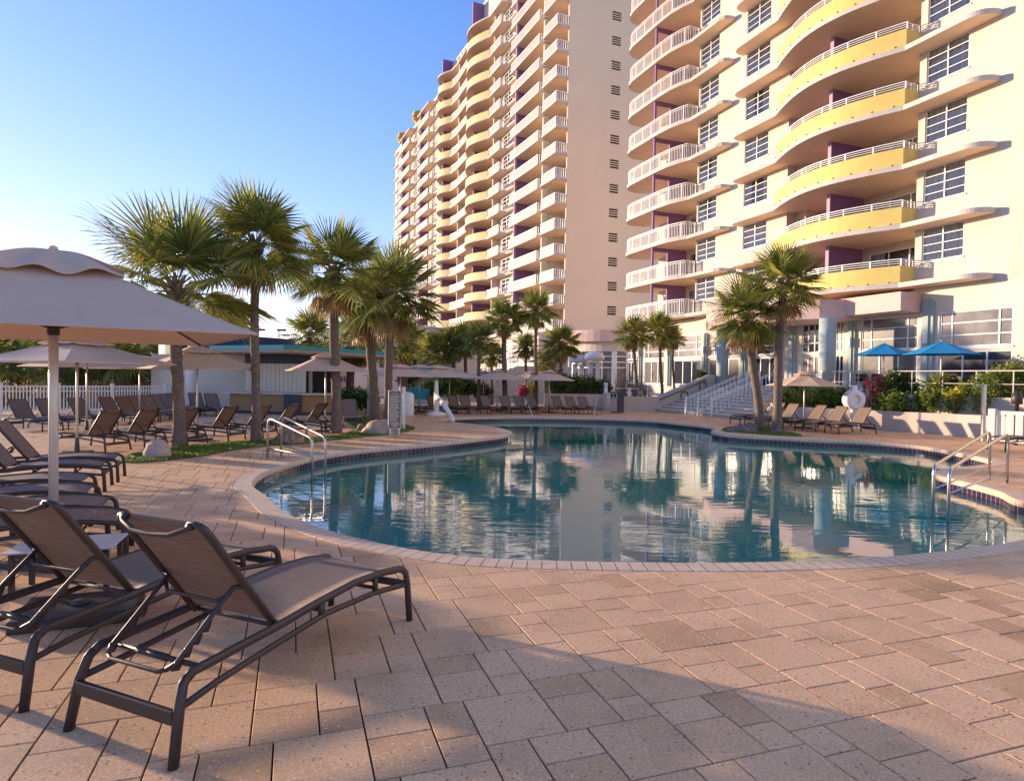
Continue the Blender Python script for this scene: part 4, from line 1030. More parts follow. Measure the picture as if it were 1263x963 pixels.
def window(parent,a,b,c,d,off,rows=4,cols=(.5,),seed=0,curt=.7,name='window',pane='glass_t',fw=.035,big=.055,bars=None):
    mb=MB();y0,y1=off-.11,off-.05
    mb.box(a,a+big,y0,y1,c,d).box(b-big,b,y0,y1,c,d).box(a+big,b-big,y0,y1,d-big,d).box(a+big,b-big,y0,y1,c,c+big)
    cs=[a+(b-a)*f for f in cols]
    for x in cs: mb.box(x-big/2,x+big/2,y0,y1,c+big,d-big)
    ed=[a+big]+[v for x in cs for v in (x-big/2,x+big/2)]+[b-big]
    for i in range(0,len(ed),2):
        for k in range(1,rows):
            z=c+(d-c)*k/rows;mb.box(ed[i],ed[i+1],y0+.01,y1-.012,z-fw/2,z+fw/2)
    mb.box(a-.05,b+.05,off+.003,off+.05,c-.07,c-.003)
    w_=mb.obj(name,'white',parent)
    q=MB();q.quad((a+big,off-.085,c+big),(a+big,off-.085,d-big),(b-big,off-.085,d-big),(b-big,off-.085,c+big));q.obj('pane',pane,w_)
    if pane=='glass_t':
        q=MB();rn=random.Random(seed)
        q2=MB();q2.quad((a,off-.55,c-.1),(a,off-.55,d+.1),(b,off-.55,d+.1),(b,off-.55,c-.1));q2.obj('dark_room','room',w_)
        if curt>0:
            n_=int((b-a)/.045);spans=[]
            l=rn.uniform(.35,.6)*curt;spans=[(a,a+(b-a)*l),(b-(b-a)*rn.uniform(.3,.55)*curt,b)] if rn.random()<.35 else [(a,b)]
            for (u,v) in spans:
                n_=max(3,int((v-u)/.045));P=[(u+(v-u)*i/n_,off-.16+.02*math.sin(i*1.9+rn.random())) for i in range(n_+1)]
                for (x0,yy0),(x1,yy1) in zip(P[:-1],P[1:]): q.quad((x0,yy0,c),(x0,yy0,d),(x1,yy1,d),(x1,yy1,c))
            q.obj('curtain','curtain',w_)
    return w_
def rail_path(mb,P,z0,z1,sp,bw,bars=((1.0,.03),(.9,.02)),low=.08):
    """P list of (s,off). balusters + bars"""
    V_=[Vector((p[0],p[1],0)) for p in P];Q=resample(V_,sp,False)
    for q in Q: mb.box(q.x-bw/2,q.x+bw/2,q.y-bw/2,q.y+bw/2,z0+low,z1)
    hh=z1-z0
    for a,b in zip(V_[:-1],V_[1:]):
        d=b-a;L=d.length
        if L<1e-4: continue
        ang=math.atan2(d.y,d.x)
        for f,t in bars: mb.obox(((a.x+b.x)/2,(a.y+b.y)/2,z0+hh*f-t/2),ang,L+t*.5,t,t)
def strip(mb,P,z0,z1,th):
    V_=[Vector((p[0],p[1],0)) for p in P];n_=len(V_);NN=[]
    for i in range(n_):
        d=(V_[min(i+1,n_-1)]-V_[max(i-1,0)]).normalized();NN.append(Vector((d.y,-d.x,0)))
    k=len(mb.v)
    for p,q in zip(V_,NN):
        r_=p+q*th;mb.v+=[(p.x,p.y,z0),(p.x,p.y,z1),(r_.x,r_.y,z1),(r_.x,r_.y,z0)]
    for i in range(n_-1):
        a=k+4*i;b=a+4;mb.f+=[(a,a+1,b+1,b),(a+1,a+2,b+2,b+1),(a+2,a+3,b+3,b+2),(a+3,a,b,b+3)]
    mb.f+=[(k,k+3,k+2,k+1),(b,b+1,b+2,b+3)]
def slab(P,z0,z1):
    """general polygon prism with triangulated caps"""
    V_=[Vector((p[0],p[1],0)) for p in P]
    if area(V_)<0:V_.reverse()
    mb=MB();n_=len(V_);mb.v=[(v.x,v.y,z0) for v in V_]+[(v.x,v.y,z1) for v in V_]
    for t in tessellate_polygon([V_]):
        a,b,c=t;nz=(V_[b]-V_[a]).cross(V_[c]-V_[a]).z
        if nz<0:b,c=c,b
        mb.f+=[(a+n_,b+n_,c+n_),(c,b,a)]
    mb.f+=[(i,(i+1)%n_,n_+(i+1)%n_,n_+i) for i in range(n_)];return mb
def arcp(f,a,b,n_=18): return [(a+(b-a)*i/n_,f(a+(b-a)*i/n_)) for i in range(n_+1)]
def copies(objs,dz,parent):
    for o in objs:
        c=dup(o,None);c.parent=parent;c.location=(o.location[0],o.location[1],o.location[2]+dz)

# ------------------------------------------------------------------ right tower
TB=thing('hotel_tower',FB.loc(),FB.rz,'near cream hotel wing on the right with bright yellow curved balconies','hotel building','wings of the beachfront hotel')
Z0,PH,NF=6.74,2.84,12
bul=lambda s:1.02+1.25*math.sin(PI*(s-.35)/8.4)
curve=arcp(bul,.35,8.75)
WC=[(-2.0,0.),(10.45,12.6),(15.4,17.45),(-11.5,-9.5)]
ops=[(a,b,Z0+PH*k+1.10,Z0+PH*k+2.72) for k in range(NF) for a,b in WC]
HT=Z0+PH*NF
mb=MB();wall_open(mb,-24,.35,Z0-.2,HT+1,[o for o in ops if o[1]<=.35]);wall_open(mb,8.75,17.6,Z0-.2,HT+1,[o for o in ops if o[0]>8])
# side returns, recess walls, back and ends
for s_ in (.35,17.6): mb.quad((s_,0,Z0-.2),(s_,0,HT+1),(s_,-1.7,HT+1),(s_,-1.7,Z0-.2))
mb.quad((8.75,-1.7,Z0-.2),(8.75,-1.7,HT+1),(8.75,0,HT+1),(8.75,0,Z0-.2))
dops=[(.8,4.35,0,2.25),(5.6,7.7,0,2.25)]
wall_open(mb,.35,8.75,Z0-.2,HT+1,[(a,b,Z0+PH*k+.12+c,Z0+PH*k+.12+d) for k in range(NF) for a,b,c,d in dops],-1.7)
wall_open(mb,17.6,25.0,Z0-.2,HT+1,[(a,b,Z0+PH*k+.12,Z0+PH*k+2.4) for k in range(NF) for a,b in ((18.2,20.8),(21.6,24.2))],-1.7)
mb.quad((25,-1.7,0),(25,-1.7,HT+1),(25,-15,HT+1),(25,-15,0));mb.quad((-24,-15,0),(-24,-15,HT+1),(-24,0,HT+1),(-24,0,0));mb.quad((25,-15,0),(25,-15,HT+1),(-24,-15,HT+1),(-24,-15,0))
mb.box(-24.2,25.2,-15.2,-.5,HT+1,HT+1.4)
mb.obj('wall','stucco',TB)
LE=[(-2.45-.9*math.cos(a),.12+.9*math.sin(a)) for a in [PI/2*k/10 for k in range(11)]]
def floorB():
    out=[]
    P=[(-3.35,-.02)]+LE+[(.35,1.02)]+curve[1:]+[(12.3,1.0),(12.65,.85),(12.85,.5),(12.9,-.02),(8.74,-.02),(8.74,-1.69),(.36,-1.69),(.36,-.02)]
    out.append(slab(P,Z0-.12,Z0+.10).obj('balcony_slab','soffit',TB))
    e=MB();strip(e,[(-3.35,0)]+LE+[(.35,1.02)]+curve[1:]+[(12.3,1.0),(12.65,.85),(12.85,.5),(12.9,0)],Z0-.125,Z0+.105,-.03)
    c=e.obj('slab_edge','concrete',out[-1])
    y=MB();cv=[(s,o-.06) for s,o in curve];strip(y,[(.35,.0)]+[(.35,.95)],Z0+.10,Z0+.95,.10);strip(y,cv,Z0+.10,Z0+.95,.10)
    y.box(8.65,8.75,0,.92,Z0+.1,Z0+.95);out.append(y.obj('parapet','yellow',TB))
    r_=MB();cr=[(s,o-.11) for s,o in curve];rail_path(r_,[(.42,.02),(.42,.88)]+cr[0:1],Z0+.95,Z0+1.27,.45,.03,((1,.04),(.66,.03),(.33,.03)),0);rail_path(r_,cr,Z0+.95,Z0+1.27,1.35,.05,((1,.045),(.66,.03),(.33,.03)),0)
    out.append(r_.obj('railing','railw',TB))
    d=MB()
    for k in range(10):
        s_=.7+k*.87;d.box(s_-.05,s_+.05,bul(s_)+.035,bul(s_)+.06,Z0+.11,Z0+.17)
    out.append(d.obj('drain_spouts','dark',TB))
    q=MB();q.box(4.75,4.93,-1.7,.80,Z0+.1,Z0+PH-.12);pp=q.obj('partition','purple',TB);q=MB();q.box(4.73,4.95,.80,.86,Z0+.1,Z0+PH-.12).obj('partition_edge','purple_l',pp);out.append(pp)
    q=MB();q.box(7.95,8.74,-1.69,-.7,Z0+.1,Z0+PH-.12);pp=q.obj('service_closet','stucco_w',TB);MB().box(8.15,8.5,-.7,-.67,Z0+1.95,Z0+2.3).obj('vent_grille','tan',pp);out.append(pp)
    for (a,b,col,sd) in ((.8,4.35,(.33,.67),1),(5.6,7.7,(.5,),2),(18.2,20.8,(.5,),3),(21.6,24.2,(.5,),4)):
        pass
    # bay two
    P2=[(13.85,-.02),(13.85,.45),(14.0,.75),(14.4,.92),(17.4,.95),(18.2,1.25),(19.2,1.5),(20.5,1.6),(24.4,1.6),(25.1,1.45),(25.6,1.1),(25.9,.6),(26,0),(25.9,-.7),(25.6,-1.3),(25.05,-1.75),(25.0,-1.69),(17.61,-1.69),(17.61,-.02)]
    sb=slab(P2,Z0-.12,Z0+.10).obj('balcony_slab','soffit',TB);e=MB();strip(e,P2[:16],Z0-.125,Z0+.105,-.03);e.obj('slab_edge','concrete',sb);out.append(sb)
    r_=MB();rp=[(17.65,.08),(17.65,.92),(18.2,1.15),(19.2,1.4),(20.5,1.5),(24.4,1.5),(25.05,1.35),(25.5,1.05),(25.8,.55),(25.9,0),(25.8,-.65),(25.5,-1.2)]
    rail_path(r_,rp,Z0+.1,Z0+1.2,.15,.022,((1,.05),(.86,.03),(.08,.03)),.05);rail_path(r_,rp,Z0+.1,Z0+1.2,1.2,.06,(),.0);out.append(r_.obj('railing','railw',TB))
    q=MB();q.box(21.1,21.26,1.34,1.49,Z0+.1,Z0+PH-.12).box(21.1,21.26,-.1,.06,Z0+.1,Z0+PH-.12).box(21.1,21.26,.06,1.34,Z0+PH-.4,Z0+PH-.12).box(21.1,21.26,-1.69,-.1,Z0+.1,Z0+PH-.12);out.append(q.obj('partition','purple',TB))
    return out
fl=floorB()
for k in range(1,NF): copies(fl,PH*k,TB)
for k in range(NF):
    zz=Z0+PH*k
    for i,(a,b) in enumerate(WC): window(TB,a,b,zz+1.10,zz+2.72,0,4,(.5,),k*13+i*5+1,random.choice((.7,.85,1.)))
    for (a,b,col,sd) in ((.8,4.35,(.33,.67),1),(5.6,7.7,(.5,),2),(18.2,20.8,(.5,),3),(21.6,24.2,(.5,),4)):
        window(TB,a,b,zz+.12,zz+2.37,-1.7,1,col,sd*7+k,.55,'balcony_door',fw=.04,big=.07)
    for a,b in ((-24,-3.4),(12.95,13.8)): MB().box(a,b,.001,.004,zz-.01,zz+.008).obj('wall_joint','concrete',TB)
# podium
def sB(x,off=0,y=440): return FB.F(x,y,off)[0]
PW=[(1248,1157),(1131,1061),(1040,1029),(1011,988),(960,926),(911,874),(864,830.5),(819,795),(785,774)]
pops=[]
for xr,xl in PW:
    a,b=sB(xr),sB(xl);pops.append((min(a,b),max(a,b)))
pops=[(-9.6,-6.2)]+pops
mb=MB();wall_open(mb,-24,25.3,0,Z0-.2,[(a,b,c,d) for a,b in pops for c,d in ((1.62,3.5),(3.68,5.35))],-.02,.2)
mb.obj('podium_wall','stucco_w',TB)
mb=MB();mb.quad((25.3,-.02,0),(25.3,-.02,Z0),(25.3,-2,Z0),(25.3,-2,0));mb.obj('podium_end','stucco',TB)
for i,(a,b) in enumerate(pops):
    w_=b-a
    cols=(.18,.82) if w_>2.4 else ((.33,.66) if w_>1.2 else (.5,))
    window(TB,a,b,3.68,5.35,-.02,3,cols,i,0 if i in(3,4) else 1.,'transom_window','glass_l' if i in (1,2,3) else ('glass' if i in (4,5) else 'glass_l'),.05,.07)
    window(TB,a,b,1.62,3.5,-.02,1,(.33,.66) if w_>1.2 else (.5,),i,0,'ground_window','glass' if i%2 else 'glass_l',.05,.07)
for x in (1144.5,1051,978.5,918,870,825.5,790):
    s_=sB(x)
    mb=MB();top=6.1 if x>1100 else 5.5
    pw_=.28 if x>1100 else .22;mb.box(s_-pw_,s_+pw_,-.019,.12,1.5,top-.3);n_=10
    mb.vprism([(s_+pw_*math.cos(PI*k/n_),top-.3+pw_*math.sin(PI*k/n_)) for k in range(n_+1)],-.019,.12)
    mb.box(s_-.09,s_+.09,.12,.2,1.5,top-.15)
    p_=mb.obj('pilaster','teal',TB)
    MB().box(s_-.1,s_+.1,.2,.32,3.9,4.4).obj('wall_lamp','white',p_)
# canopies
mb=slab([(-.1,0),(-.1,1.45),(3.9,1.45),(4.1,0)],5.45,6.35);mb.obj('canopy','pink',TB)
cl=sB(864,3.0);mb=slab([(3.0,0.02),(3.0,1.46),(3.6,2.6),(4.6,3.1),(cl-1.5,3.1),(cl,2.6),(cl+.3,.02)],5.3,6.3);mb.obj('canopy','pink',TB)
for x,r_ in ((891,.36),(1020,.42)):
    s_=sB(x,2.3);MB().lathe([(r_,1.5),(r_,5.3)],20,(s_,2.3,0)).obj('column','teal',TB,True)
# terrace
TZ=1.5
t=thing('terrace',FB.loc(),FB.rz,'raised cream terrace along the hotel podium on the right','terrace')
mb=MB();mb.box(-24,2.1,.0,3.55,0,TZ).box(2.1,12.0,0,3.0,0,TZ).box(12.0,25,0,5.0,0,.9);mb.obj('terrace_wall','greywall',t)
mb=MB();rail_path(mb,[(1.9,.9),(1.9,3.45),(-16,3.45)],TZ,TZ+1.02,1.35,.035,((1,.04),(.5,.025)),0);mb.obj('railing','concrete',t)
# stairs
t=thing('stone_stairs',FB.loc(),FB.rz,'wide stone stairs rising from the pool deck to the terrace','stairs')
ns=9;mb=MB()
for k in range(ns):
    o1=7.0-k*(4.0/ns);mb.box(2.3,11.75,3.0,o1,TZ*k/ns,TZ*(k+1)/ns-.002)
mb.obj('steps','cstone',t)
mb=MB()
for k in range(ns): mb.box(2.28,11.77,7.0-(k+1)*(4.0/ns),7.03-k*(4.0/ns),TZ*(k+1)/ns,TZ*(k+1)/ns+.028)
mb.obj('treads','tread',t)
for s_ in (8.8,7.7,6.5,3.2):
    mb=MB();n_=15
    for i in range(n_+1):
        f=i/n_;o_=7.0-4.2*f;z=TZ*min(1,max(0,(7.0-o_)/4.0));mb.box(s_-.014,s_+.014,o_-.014,o_+.014,z,z+.95)
    for h in (.95,.85,.12): mb.tube([(s_,7.05,h),(s_,3.0,TZ+h),(s_,2.7,TZ+h)],.02,6)
    mb.box(s_-.04,s_+.04,7.0,7.08,0,1.05).box(s_-.04,s_+.04,2.7,2.78,TZ,TZ+1.05)
    mb.obj('stair_railing','railw',t)
t=thing('stair_parapet',FB.loc(),FB.rz,'sloping grey parapet left of the stone stairs with two dark rings','wall')
mb=MB();k=0
poly=[(9.7,0),(9.7,.92),(6.9,.92),(3.1,2.32),(1.0,2.36),(1.0,0)]
n_=len(poly);mb.v=[(11.78,o_,z) for o_,z in poly]+[(12.08,o_,z) for o_,z in poly];mb.f=[tuple(range(n_)),tuple(reversed(range(n_,2*n_)))]+[(i,n_+i,n_+(i+1)%n_,(i+1)%n_) for i in range(n_)]
mb.obj('parapet_body','greywall',t)
MB().lathe([(.2,0),(.2,.94)],16,(11.93,9.7,0)).obj('end_pier','stucco_w',t,True)
MB().tube([(11.68,6.9,.72),(11.68,3.4,2.0)],.03,8).obj('handrail','metal',t,True)
for o_,z in ((5.0,.98),(3.6,1.62)):
    mb=MB();P=[(11.76,o_+.27*math.cos(2*PI*q/24),z+.27*math.sin(2*PI*q/24)) for q in range(25)];mb.tube(P,.035,6,False);mb.obj('ring','metal',t,True)
q=FB.W(12.0,2.4,0);o=None
t=thing('planter_pot',(FB.W(12.6,3.0).x,FB.W(12.6,3.0).y,.9),0,'tan square planter pot at the head of the stair parapet','planter')
MB().lathe([(.30,0),(.42,1.0),(.42,1.1),(.36,1.1)],8).obj('pot','tan',t)
leafmass([(0,0,1.35,.3,.3,.3)],260,.16,random.Random(2)).obj('foliage','leafd',t)
# low wall in front of hedge
wall('low_wall',[D(748,500,40.6),D(672,500,40.2)],1.0,.25,'low grey wall under the clipped hedge, left of the litter bin')
t=thing('low_pier',(D(749,500,40.2).x,40.2,0),FB.rz,'cream end pier of the hedge wall just left of the litter bin','pier');MB().box(-.26,.26,-.2,.2,0,1.1).obj('shaft','stucco_w',t,False,.02)
# terrace umbrellas and furniture
for x,y,Y,lb,h_ in ((1090,438,29.3,'blue canvas umbrella on the terrace, left one by the podium window',1.23),(1161,437,27.0,'blue canvas umbrella on the terrace, right one in front of the wide window',1.42)):
    p=D(x,y,Y);umbrella('patio_umbrella',(p.x,Y,TZ),R(-95),lb,half=h_,rim=p.z-TZ,rise=.55,sides=6,canvas='blue_canvas',pole='white',group='blue umbrellas on the terrace',vent=False,base=False)
def chair(loc,rz,label):
    t=thing('terrace_chair',loc,rz,label,'chair','dark terrace chairs')
    MB().box(-.24,.24,-.24,.24,.42,.46).obj('seat','bin',t);MB().box(-.24,.24,.2,.24,.5,.92).obj('backrest','bin',t)
    for a in(-.21,.21):
        for b in (-.21,.21): MB().box(a-.015,a+.015,b-.015,b+.015,0,.42 if b<0 else .9).obj('leg','metal',t)
for i,(s_,o_) in enumerate(((-4.6,2.3),(-3.2,2.2),(.4,2.2),(1.2,2.4))):
    p=FB.W(s_,o_,TZ);chair(p,FB.rz+.3*i,'dark terrace chair behind the railing, %s from the right'%w3[i])
for s_,l in ((-3.9,'dark round terrace table under the right blue umbrella'),(.8,'dark round terrace table near the left end of the terrace railing')):
    p=FB.W(s_,2.6,TZ);t=thing('terrace_table',p,0,l,'table');MB().lathe([(.45,.70),(.45,.74)],20).obj('table_top','bin',t);MB().lathe([(.25,0),(.04,.03),(.04,.7)],12).obj('pedestal','metal',t,True)
# white slatted screen right edge
a=G(1223,547);b=G(1290,552);d=(b-a);L_=d.length+2;ang=math.atan2(d.y,d.x);t=thing('white_screen',(a.x,a.y,0),ang,'white vinyl screen with vertical slots at the right edge behind the pool','fence')
h=1.12;MB().box(-.1,.1,-.1,.1,0,h+.06).obj('post','vinyl',t,False,.01)
mb=MB();mb.box(.14,L_,-.03,.03,h-.12,h).box(.14,L_,-.03,.03,.08,.2);x=.14
while x<L_: mb.box(x,x+.20,-.02,.02,.2,h-.12);x+=.245
mb.obj('panel','vinyl',t)

# ------------------------------------------------------------------ left tower
TA=thing('hotel_tower',FA.loc(),FA.rz,'far tall hotel wing in the middle with a plain peach end wall','hotel building','wings of the beachfront hotel')
ZA,PA_,NA=7.6,2.93,16
HA=ZA+PA_*NA
solid=[(-.34,-.1),(3.6,4.4),(13.6,20.5),(46.5,57.5),(66,72.5),(82,87)]
rec=[(-.1,3.6),(4.4,13.6),(20.5,46.5),(57.5,66),(72.5,82)]
winA=[(16.2,19.2),(48.6,50.8),(53.6,55.6),(67.2,69.4),(83,85)]
doorA=[(.6,3.0),(5.2,8.),(21.5,23.8),(28,30.5),(34,36.2),(44,45.9),(62.5,65.2),(78.5,81)]
mb=MB()
for a,b in solid: wall_open(mb,a,b,0,HA,[(c,d,ZA+PA_*k+.75,ZA+PA_*k+2.55) for k in range(NA) for c,d in winA if a<c<b],0,.15)
for a,b in rec:
    wall_open(mb,a,b,0,HA,[(c,d,ZA+PA_*k+.1,ZA+PA_*k+2.3) for k in range(NA) for c,d in doorA if a<c<b],-1.6,.15)
    mb.quad((a,-1.6,0),(a,-1.6,HA),(a,0,HA),(a,0,0));mb.quad((b,0,0),(b,0,HA),(b,-1.6,HA),(b,-1.6,0))
mb.quad((87,0,0),(87,0,HA),(87,-16,HA),(87,-16,0));mb.quad((87,-16,0),(87,-16,HA),(-.34,-16,HA),(-.34,-16,0))
mb.obj('wall','stucco',TA)
# end wall (peach) with louvre windows
Fe=lambda x,y:None
def offA(x,y):
    d=ray(x,y);o=FA.W(-.34,0);t=((o-Vector((0,0,EYE))).dot(FA.u))/d.dot(FA.u);X=d*t+Vector((0,0,EYE));return (X-o).dot(FA.o),X.z
w0,w1=offA(750.3,380)[0],offA(757,380)[0]
EW=-34
mb=MB();mb.quad((-.34,0,0),(-.34,0,HA+1.1),(-.34,EW,HA+1.1),(-.34,EW,0)) if False else None
oo=sorted([abs(w0),abs(w1)]);oo[1]+=.35;oo[0]-=.15
# build as wall_open in (t,z) then rotate: object with its own rotation
ends=[(oo[0],oo[1],ZA+PA_*k-.85,ZA+PA_*k+.20) for k in range(1,NA)]
ew=MB();wall_open(ew,0,-EW,0,HA+1.1,ends,0,-.2)
o=ew.obj('end_wall','peach',TA);o.location=(-.34,0,0);o.rotation_euler=(0,0,-PI/2)
for (a,b,c,d) in ends:
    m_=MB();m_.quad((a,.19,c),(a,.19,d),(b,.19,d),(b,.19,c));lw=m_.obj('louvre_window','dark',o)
    g=MB()
    for k in range(1,4): z=c+(d-c)*k/4;g.box(a,b,.02,.08,z-.05,z+.05)
    g.obj('louvres','peach',lw)
b1=lambda s:1.5+1.5*math.sin(PI*(s-21.5)/9.)
b2=lambda s:1.4+1.3*math.sin(PI*(s-39.6)/6.4)
c1=arcp(b1,21.5,30.5,14);c2=arcp(b2,39.6,46.,12)
prof=[(-.3,-.02),(-.3,1.5),(3.5,1.5),(3.62,.25),(4.38,.25),(4.5,1.5),(13.4,1.5),(13.65,.55),(16.9,.6),(17.2,1.45)]+c1+[(37,1.2)]+c2+[(46.6,.5),(53,.5),(53.4,1.5),(61.5,1.5),(61.8,.5),(68,.5),(68.2,1.5),(77.5,1.5),(77.8,.4),(86.8,.4),(87,-.02)]
back=[(82,-.02),(82,-1.59),(72.5,-1.59),(72.5,-.02),(66,-.02),(66,-1.59),(57.5,-1.59),(57.5,-.02),(46.5,-.02),(46.5,-1.59),(20.5,-1.59),(20.5,-.02),(13.6,-.02),(13.6,-1.59),(4.4,-1.59),(4.4,-.02),(3.6,-.02),(3.6,-1.59),(-.1,-1.59),(-.1,-.02)]
out=[]
out.append(slab(prof+back,ZA-.12,ZA+.1).obj('floor_slab','soffit',TA))
e=MB();strip(e,prof,ZA-.125,ZA+.105,-.04);e.obj('slab_edge','stucco_w',out[0])
y=MB();strip(y,[(s,o_-.05) for s,o_ in c1],ZA+.1,ZA+1.12,.1);out.append(y.obj('parapet','yellow2',TA))
y=MB();strip(y,[(s,o_-.05) for s,o_ in c2],ZA+.1,ZA+1.12,.1);out.append(y.obj('parapet','yellow2',TA))
for P in ([(-.22,.05),(-.22,1.42),(3.45,1.42),(3.52,.3)],[(4.45,.3),(4.55,1.42),(13.3,1.42),(13.5,.6)],[(17.25,.1),(17.3,1.38),(21.4,1.42)],[(30.6,1.42),(37,1.12),(39.5,1.32)],[(53.1,.05),(53.45,1.42),(61.45,1.42),(61.6,.1)],[(68.1,.1),(68.25,1.42),(77.4,1.42),(77.6,.1)],[(46.2,1.2),(46.7,.45),(47.5,.45)]):
    r_=MB();rail_path(r_,P,ZA+.1,ZA+1.15,.30,.085,((1,.08),(.08,.06)),.03);out.append(r_.obj('railing','railw',TA))
for s_ in (11.6,27.4,43.8,59.6,74.8):
    out.append(MB().box(s_,s_+.2,-1.59,1.1 if s_ in(11.6,59.6,74.8) else 1.3,ZA+.1,ZA+PA_-.12).obj('partition','purple',TA))
    MB().box(s_-.02,s_+.22,1.1 if s_ in(11.6,59.6,74.8) else 1.3,1.42 if s_ in(11.6,59.6,74.8) else 1.5,ZA+.1,ZA+PA_-.12).obj('partition_edge','purple_l',out[-1])
for s_ in (36.6,20.6,46.3,4.15): out.append(MB().box(s_,s_+.25,-1.59,.95,ZA+.1,ZA+PA_-.12).obj('fin_wall','stucco_w',TA))
for i,(a,b) in enumerate(winA): out.append(window(TA,a,b,ZA+.75,ZA+2.55,0,3,(.5,),i,0,'window','glass',.07,.12))
for i,(a,b) in enumerate(doorA): out.append(window(TA,a,b,ZA+.12,ZA+2.3,-1.6,1,(.33,.66),i,0,'balcony_door','glass',.07,.12))
for k in range(1,NA):
    if k*8<=92: copies(out,PA_*k,TA)
    else: copies(out,PA_*k,TA)
# top slab + parapet + penthouse
sl_=dup(out[0]);sl_.parent=TA;sl_.location=(0,0,PA_*NA)
mb=MB();mb.box(-.34,87,-16,-.0,HA+.1,HA+1.2).box(27.9,43,-14,.1,HA+1.2,HA+2.9).box(2,27.9,-14,.1,HA+1.2,HA+5.6);mb.obj('roof_block','stucco_w',TA)
MB().box(27.6,28.0,-3,1.9,HA+.2,HA+5.2).obj('roof_fin','purple',TA);MB().box(43.,43.4,-3,1.9,HA+.2,HA+3.3).obj('roof_fin','purple',TA)
for i in range(6):
    s_=33+i*1.5;g=MB();g.box(s_,s_+.28,.1,.2,HA+.5,HA+2.4)
    if i%2==0:g.box(s_+.28,s_+.9,.1,.2,HA+2.1,HA+2.4)
    if i in(1,3):g.box(s_+.28,s_+.9,.1,.2,HA+.5,HA+.8)
    g.obj('roof_letter','purple',TA)
for s_ in (68.5,82): MB().lathe([(.6,0),(.7,.8),(1.4,1.2),(1.4,1.5),(.7,1.5),(.7,1.8),(1.4,1.8),(1.4,2.2),(.7,2.2),(.7,2.4),(1.2,2.4),(1.2,2.8)],18,(s_,-.6,HA+1.0)).obj('roof_lantern','ochre2',TA,False)
# podium A
mb=MB();po=[(1.5+4.3*i,4.7+4.3*i) for i in range(19)];wall_open(mb,0.3,84,0,6.9,[(a,b,c,d) for a,b in po for c,d in ((.8,3.3),(3.6,5.4))],3.0,.2)
mb.quad((.3,3,0),(.3,3,6.9),(.3,0,6.9),(.3,0,0)) ;mb.box(.3,84,.02,3.3,6.9,7.3);mb.obj('podium_wall','stucco_w',TA)
for i,(a,b) in enumerate(po):
    window(TA,a,b,3.6,5.4,3.0,3,(.2,.8),i,0,'transom_window','glass_l',.09,.13);window(TA,a,b,.8,3.3,3.0,1,(.33,.66),i,0,'ground_window','glass',.09,.13)
# curved pavilion at foot of the end wall
c=D(762,440,74);t=thing('curved_pavilion',(c.x,74,0),0,'round bay with pink band at the foot of the peach wall','pavilion')
MB().lathe([(6.6,5.9),(6.7,5.95),(6.7,7.15),(6.6,7.2)],56).obj('pink_band','pink',t,False);MB().lathe([(6.0,4.9),(6.0,5.95)],56).obj('cornice','stucco_w',t)
MB().lathe([(5.75,0),(5.75,4.92)],56).obj('glazing','glass_l',t)
mb=MB()
for k in range(28):
    a=2*PI*k/28;wd=.55 if k%4==0 else .12;mb.obox((5.85*math.cos(a),5.85*math.sin(a),0),a+PI/2,wd,.22,4.92)
for z in (.9,3.1,3.7,4.3): mb.lathe([(5.86,z),(5.86,z+.12)],56)
mb.obj('window_frames','white',t)
for i,(x,y,Y) in enumerate(((713.5,441,50),(733,438,49))):
    p=D(x,y,Y);t=thing('dome_heater',(p.x,Y,0),0,'white dome topped patio lamp behind the hedge, '+('left one' if i==0 else 'right one'),'patio lamp')
    z=p.z-.5;MB().lathe([(.76,z+.1),(.78,z+.35),(.70,z+.55),(.42,z+.72),(.1,z+.78)],24).obj('dome','white',t,True)
    for q in range(4): MB().tube([(.4*math.cos(q*PI/2+.4),.4*math.sin(q*PI/2+.4),0),(.4*math.cos(q*PI/2+.4),.4*math.sin(q*PI/2+.4),z)],.09,8).obj('post','white',t,True)

# ------------------------------------------------------------------ left side: fence, bar, background
def picket(P,label):
    P=[Vector((*p,0)) for p in P];t=thing('picket_fence',tuple(P[0]),0,label,'fence');o0=P[0]
    mb=MB();h=1.32
    for a,b in zip(P[:-1],P[1:]):
        d=b-a;L=d.length;ang=math.atan2(d.y,d.x);c=(a+b)/2-o0
        for z,hh in ((h-.10,.06),(h-.32,.05),(.1,.08)): mb.obox((c.x,c.y,z),ang,L,.05,hh)
        k=int(L/.125)
        for i in range(k): q=a+d*((i+.5)/k)-o0;mb.obox((q.x,q.y,.06),ang,.045,.03,h-.1)
    mb.obj('pickets','vinyl',t)
    for a,b in zip(P[:-1],P[1:]):
        k=max(1,round((b-a).length/1.9));d=b-a;ang=math.atan2(d.y,d.x)
        for i in range(k): q=a+d*(i/k)-o0;p_=MB();p_.obox((q.x,q.y,0),ang,.12,.12,h+.04);p_.obox((q.x,q.y,h+.04),ang,.15,.15,.04);p_.obj('post','vinyl',t)
picket([(-32,20.5),(-22.85,28.6),(-19.6,31.4),(-18.2,33.6),(-17.3,35.4)],'white vinyl picket fence behind the left loungers')
t=thing('pool_bar',(-12,34,0),0,'low poolside bar with turquoise roof edge, ochre counter and white shutters','bar building')
def bl(x,y,Y): p=D(x,y,Y);return (p.x+12,p.y-34,p.z)
a=bl(192,460,36.2);b_=bl(303,452,35.0)
mb=MB();strip(mb,[(a[0],a[1]),(b_[0],b_[1])],0,3.0,-.25);strip(mb,[(a[0],a[1]),(a[0]-.5,a[1]+6)],0,3.0,-.25)
mb.obj('white_wall','stucco_w',t)
c1_=bl(283,508,32.0);c2_=bl(372,508,31.0);c3_=bl(409,512,31.5)
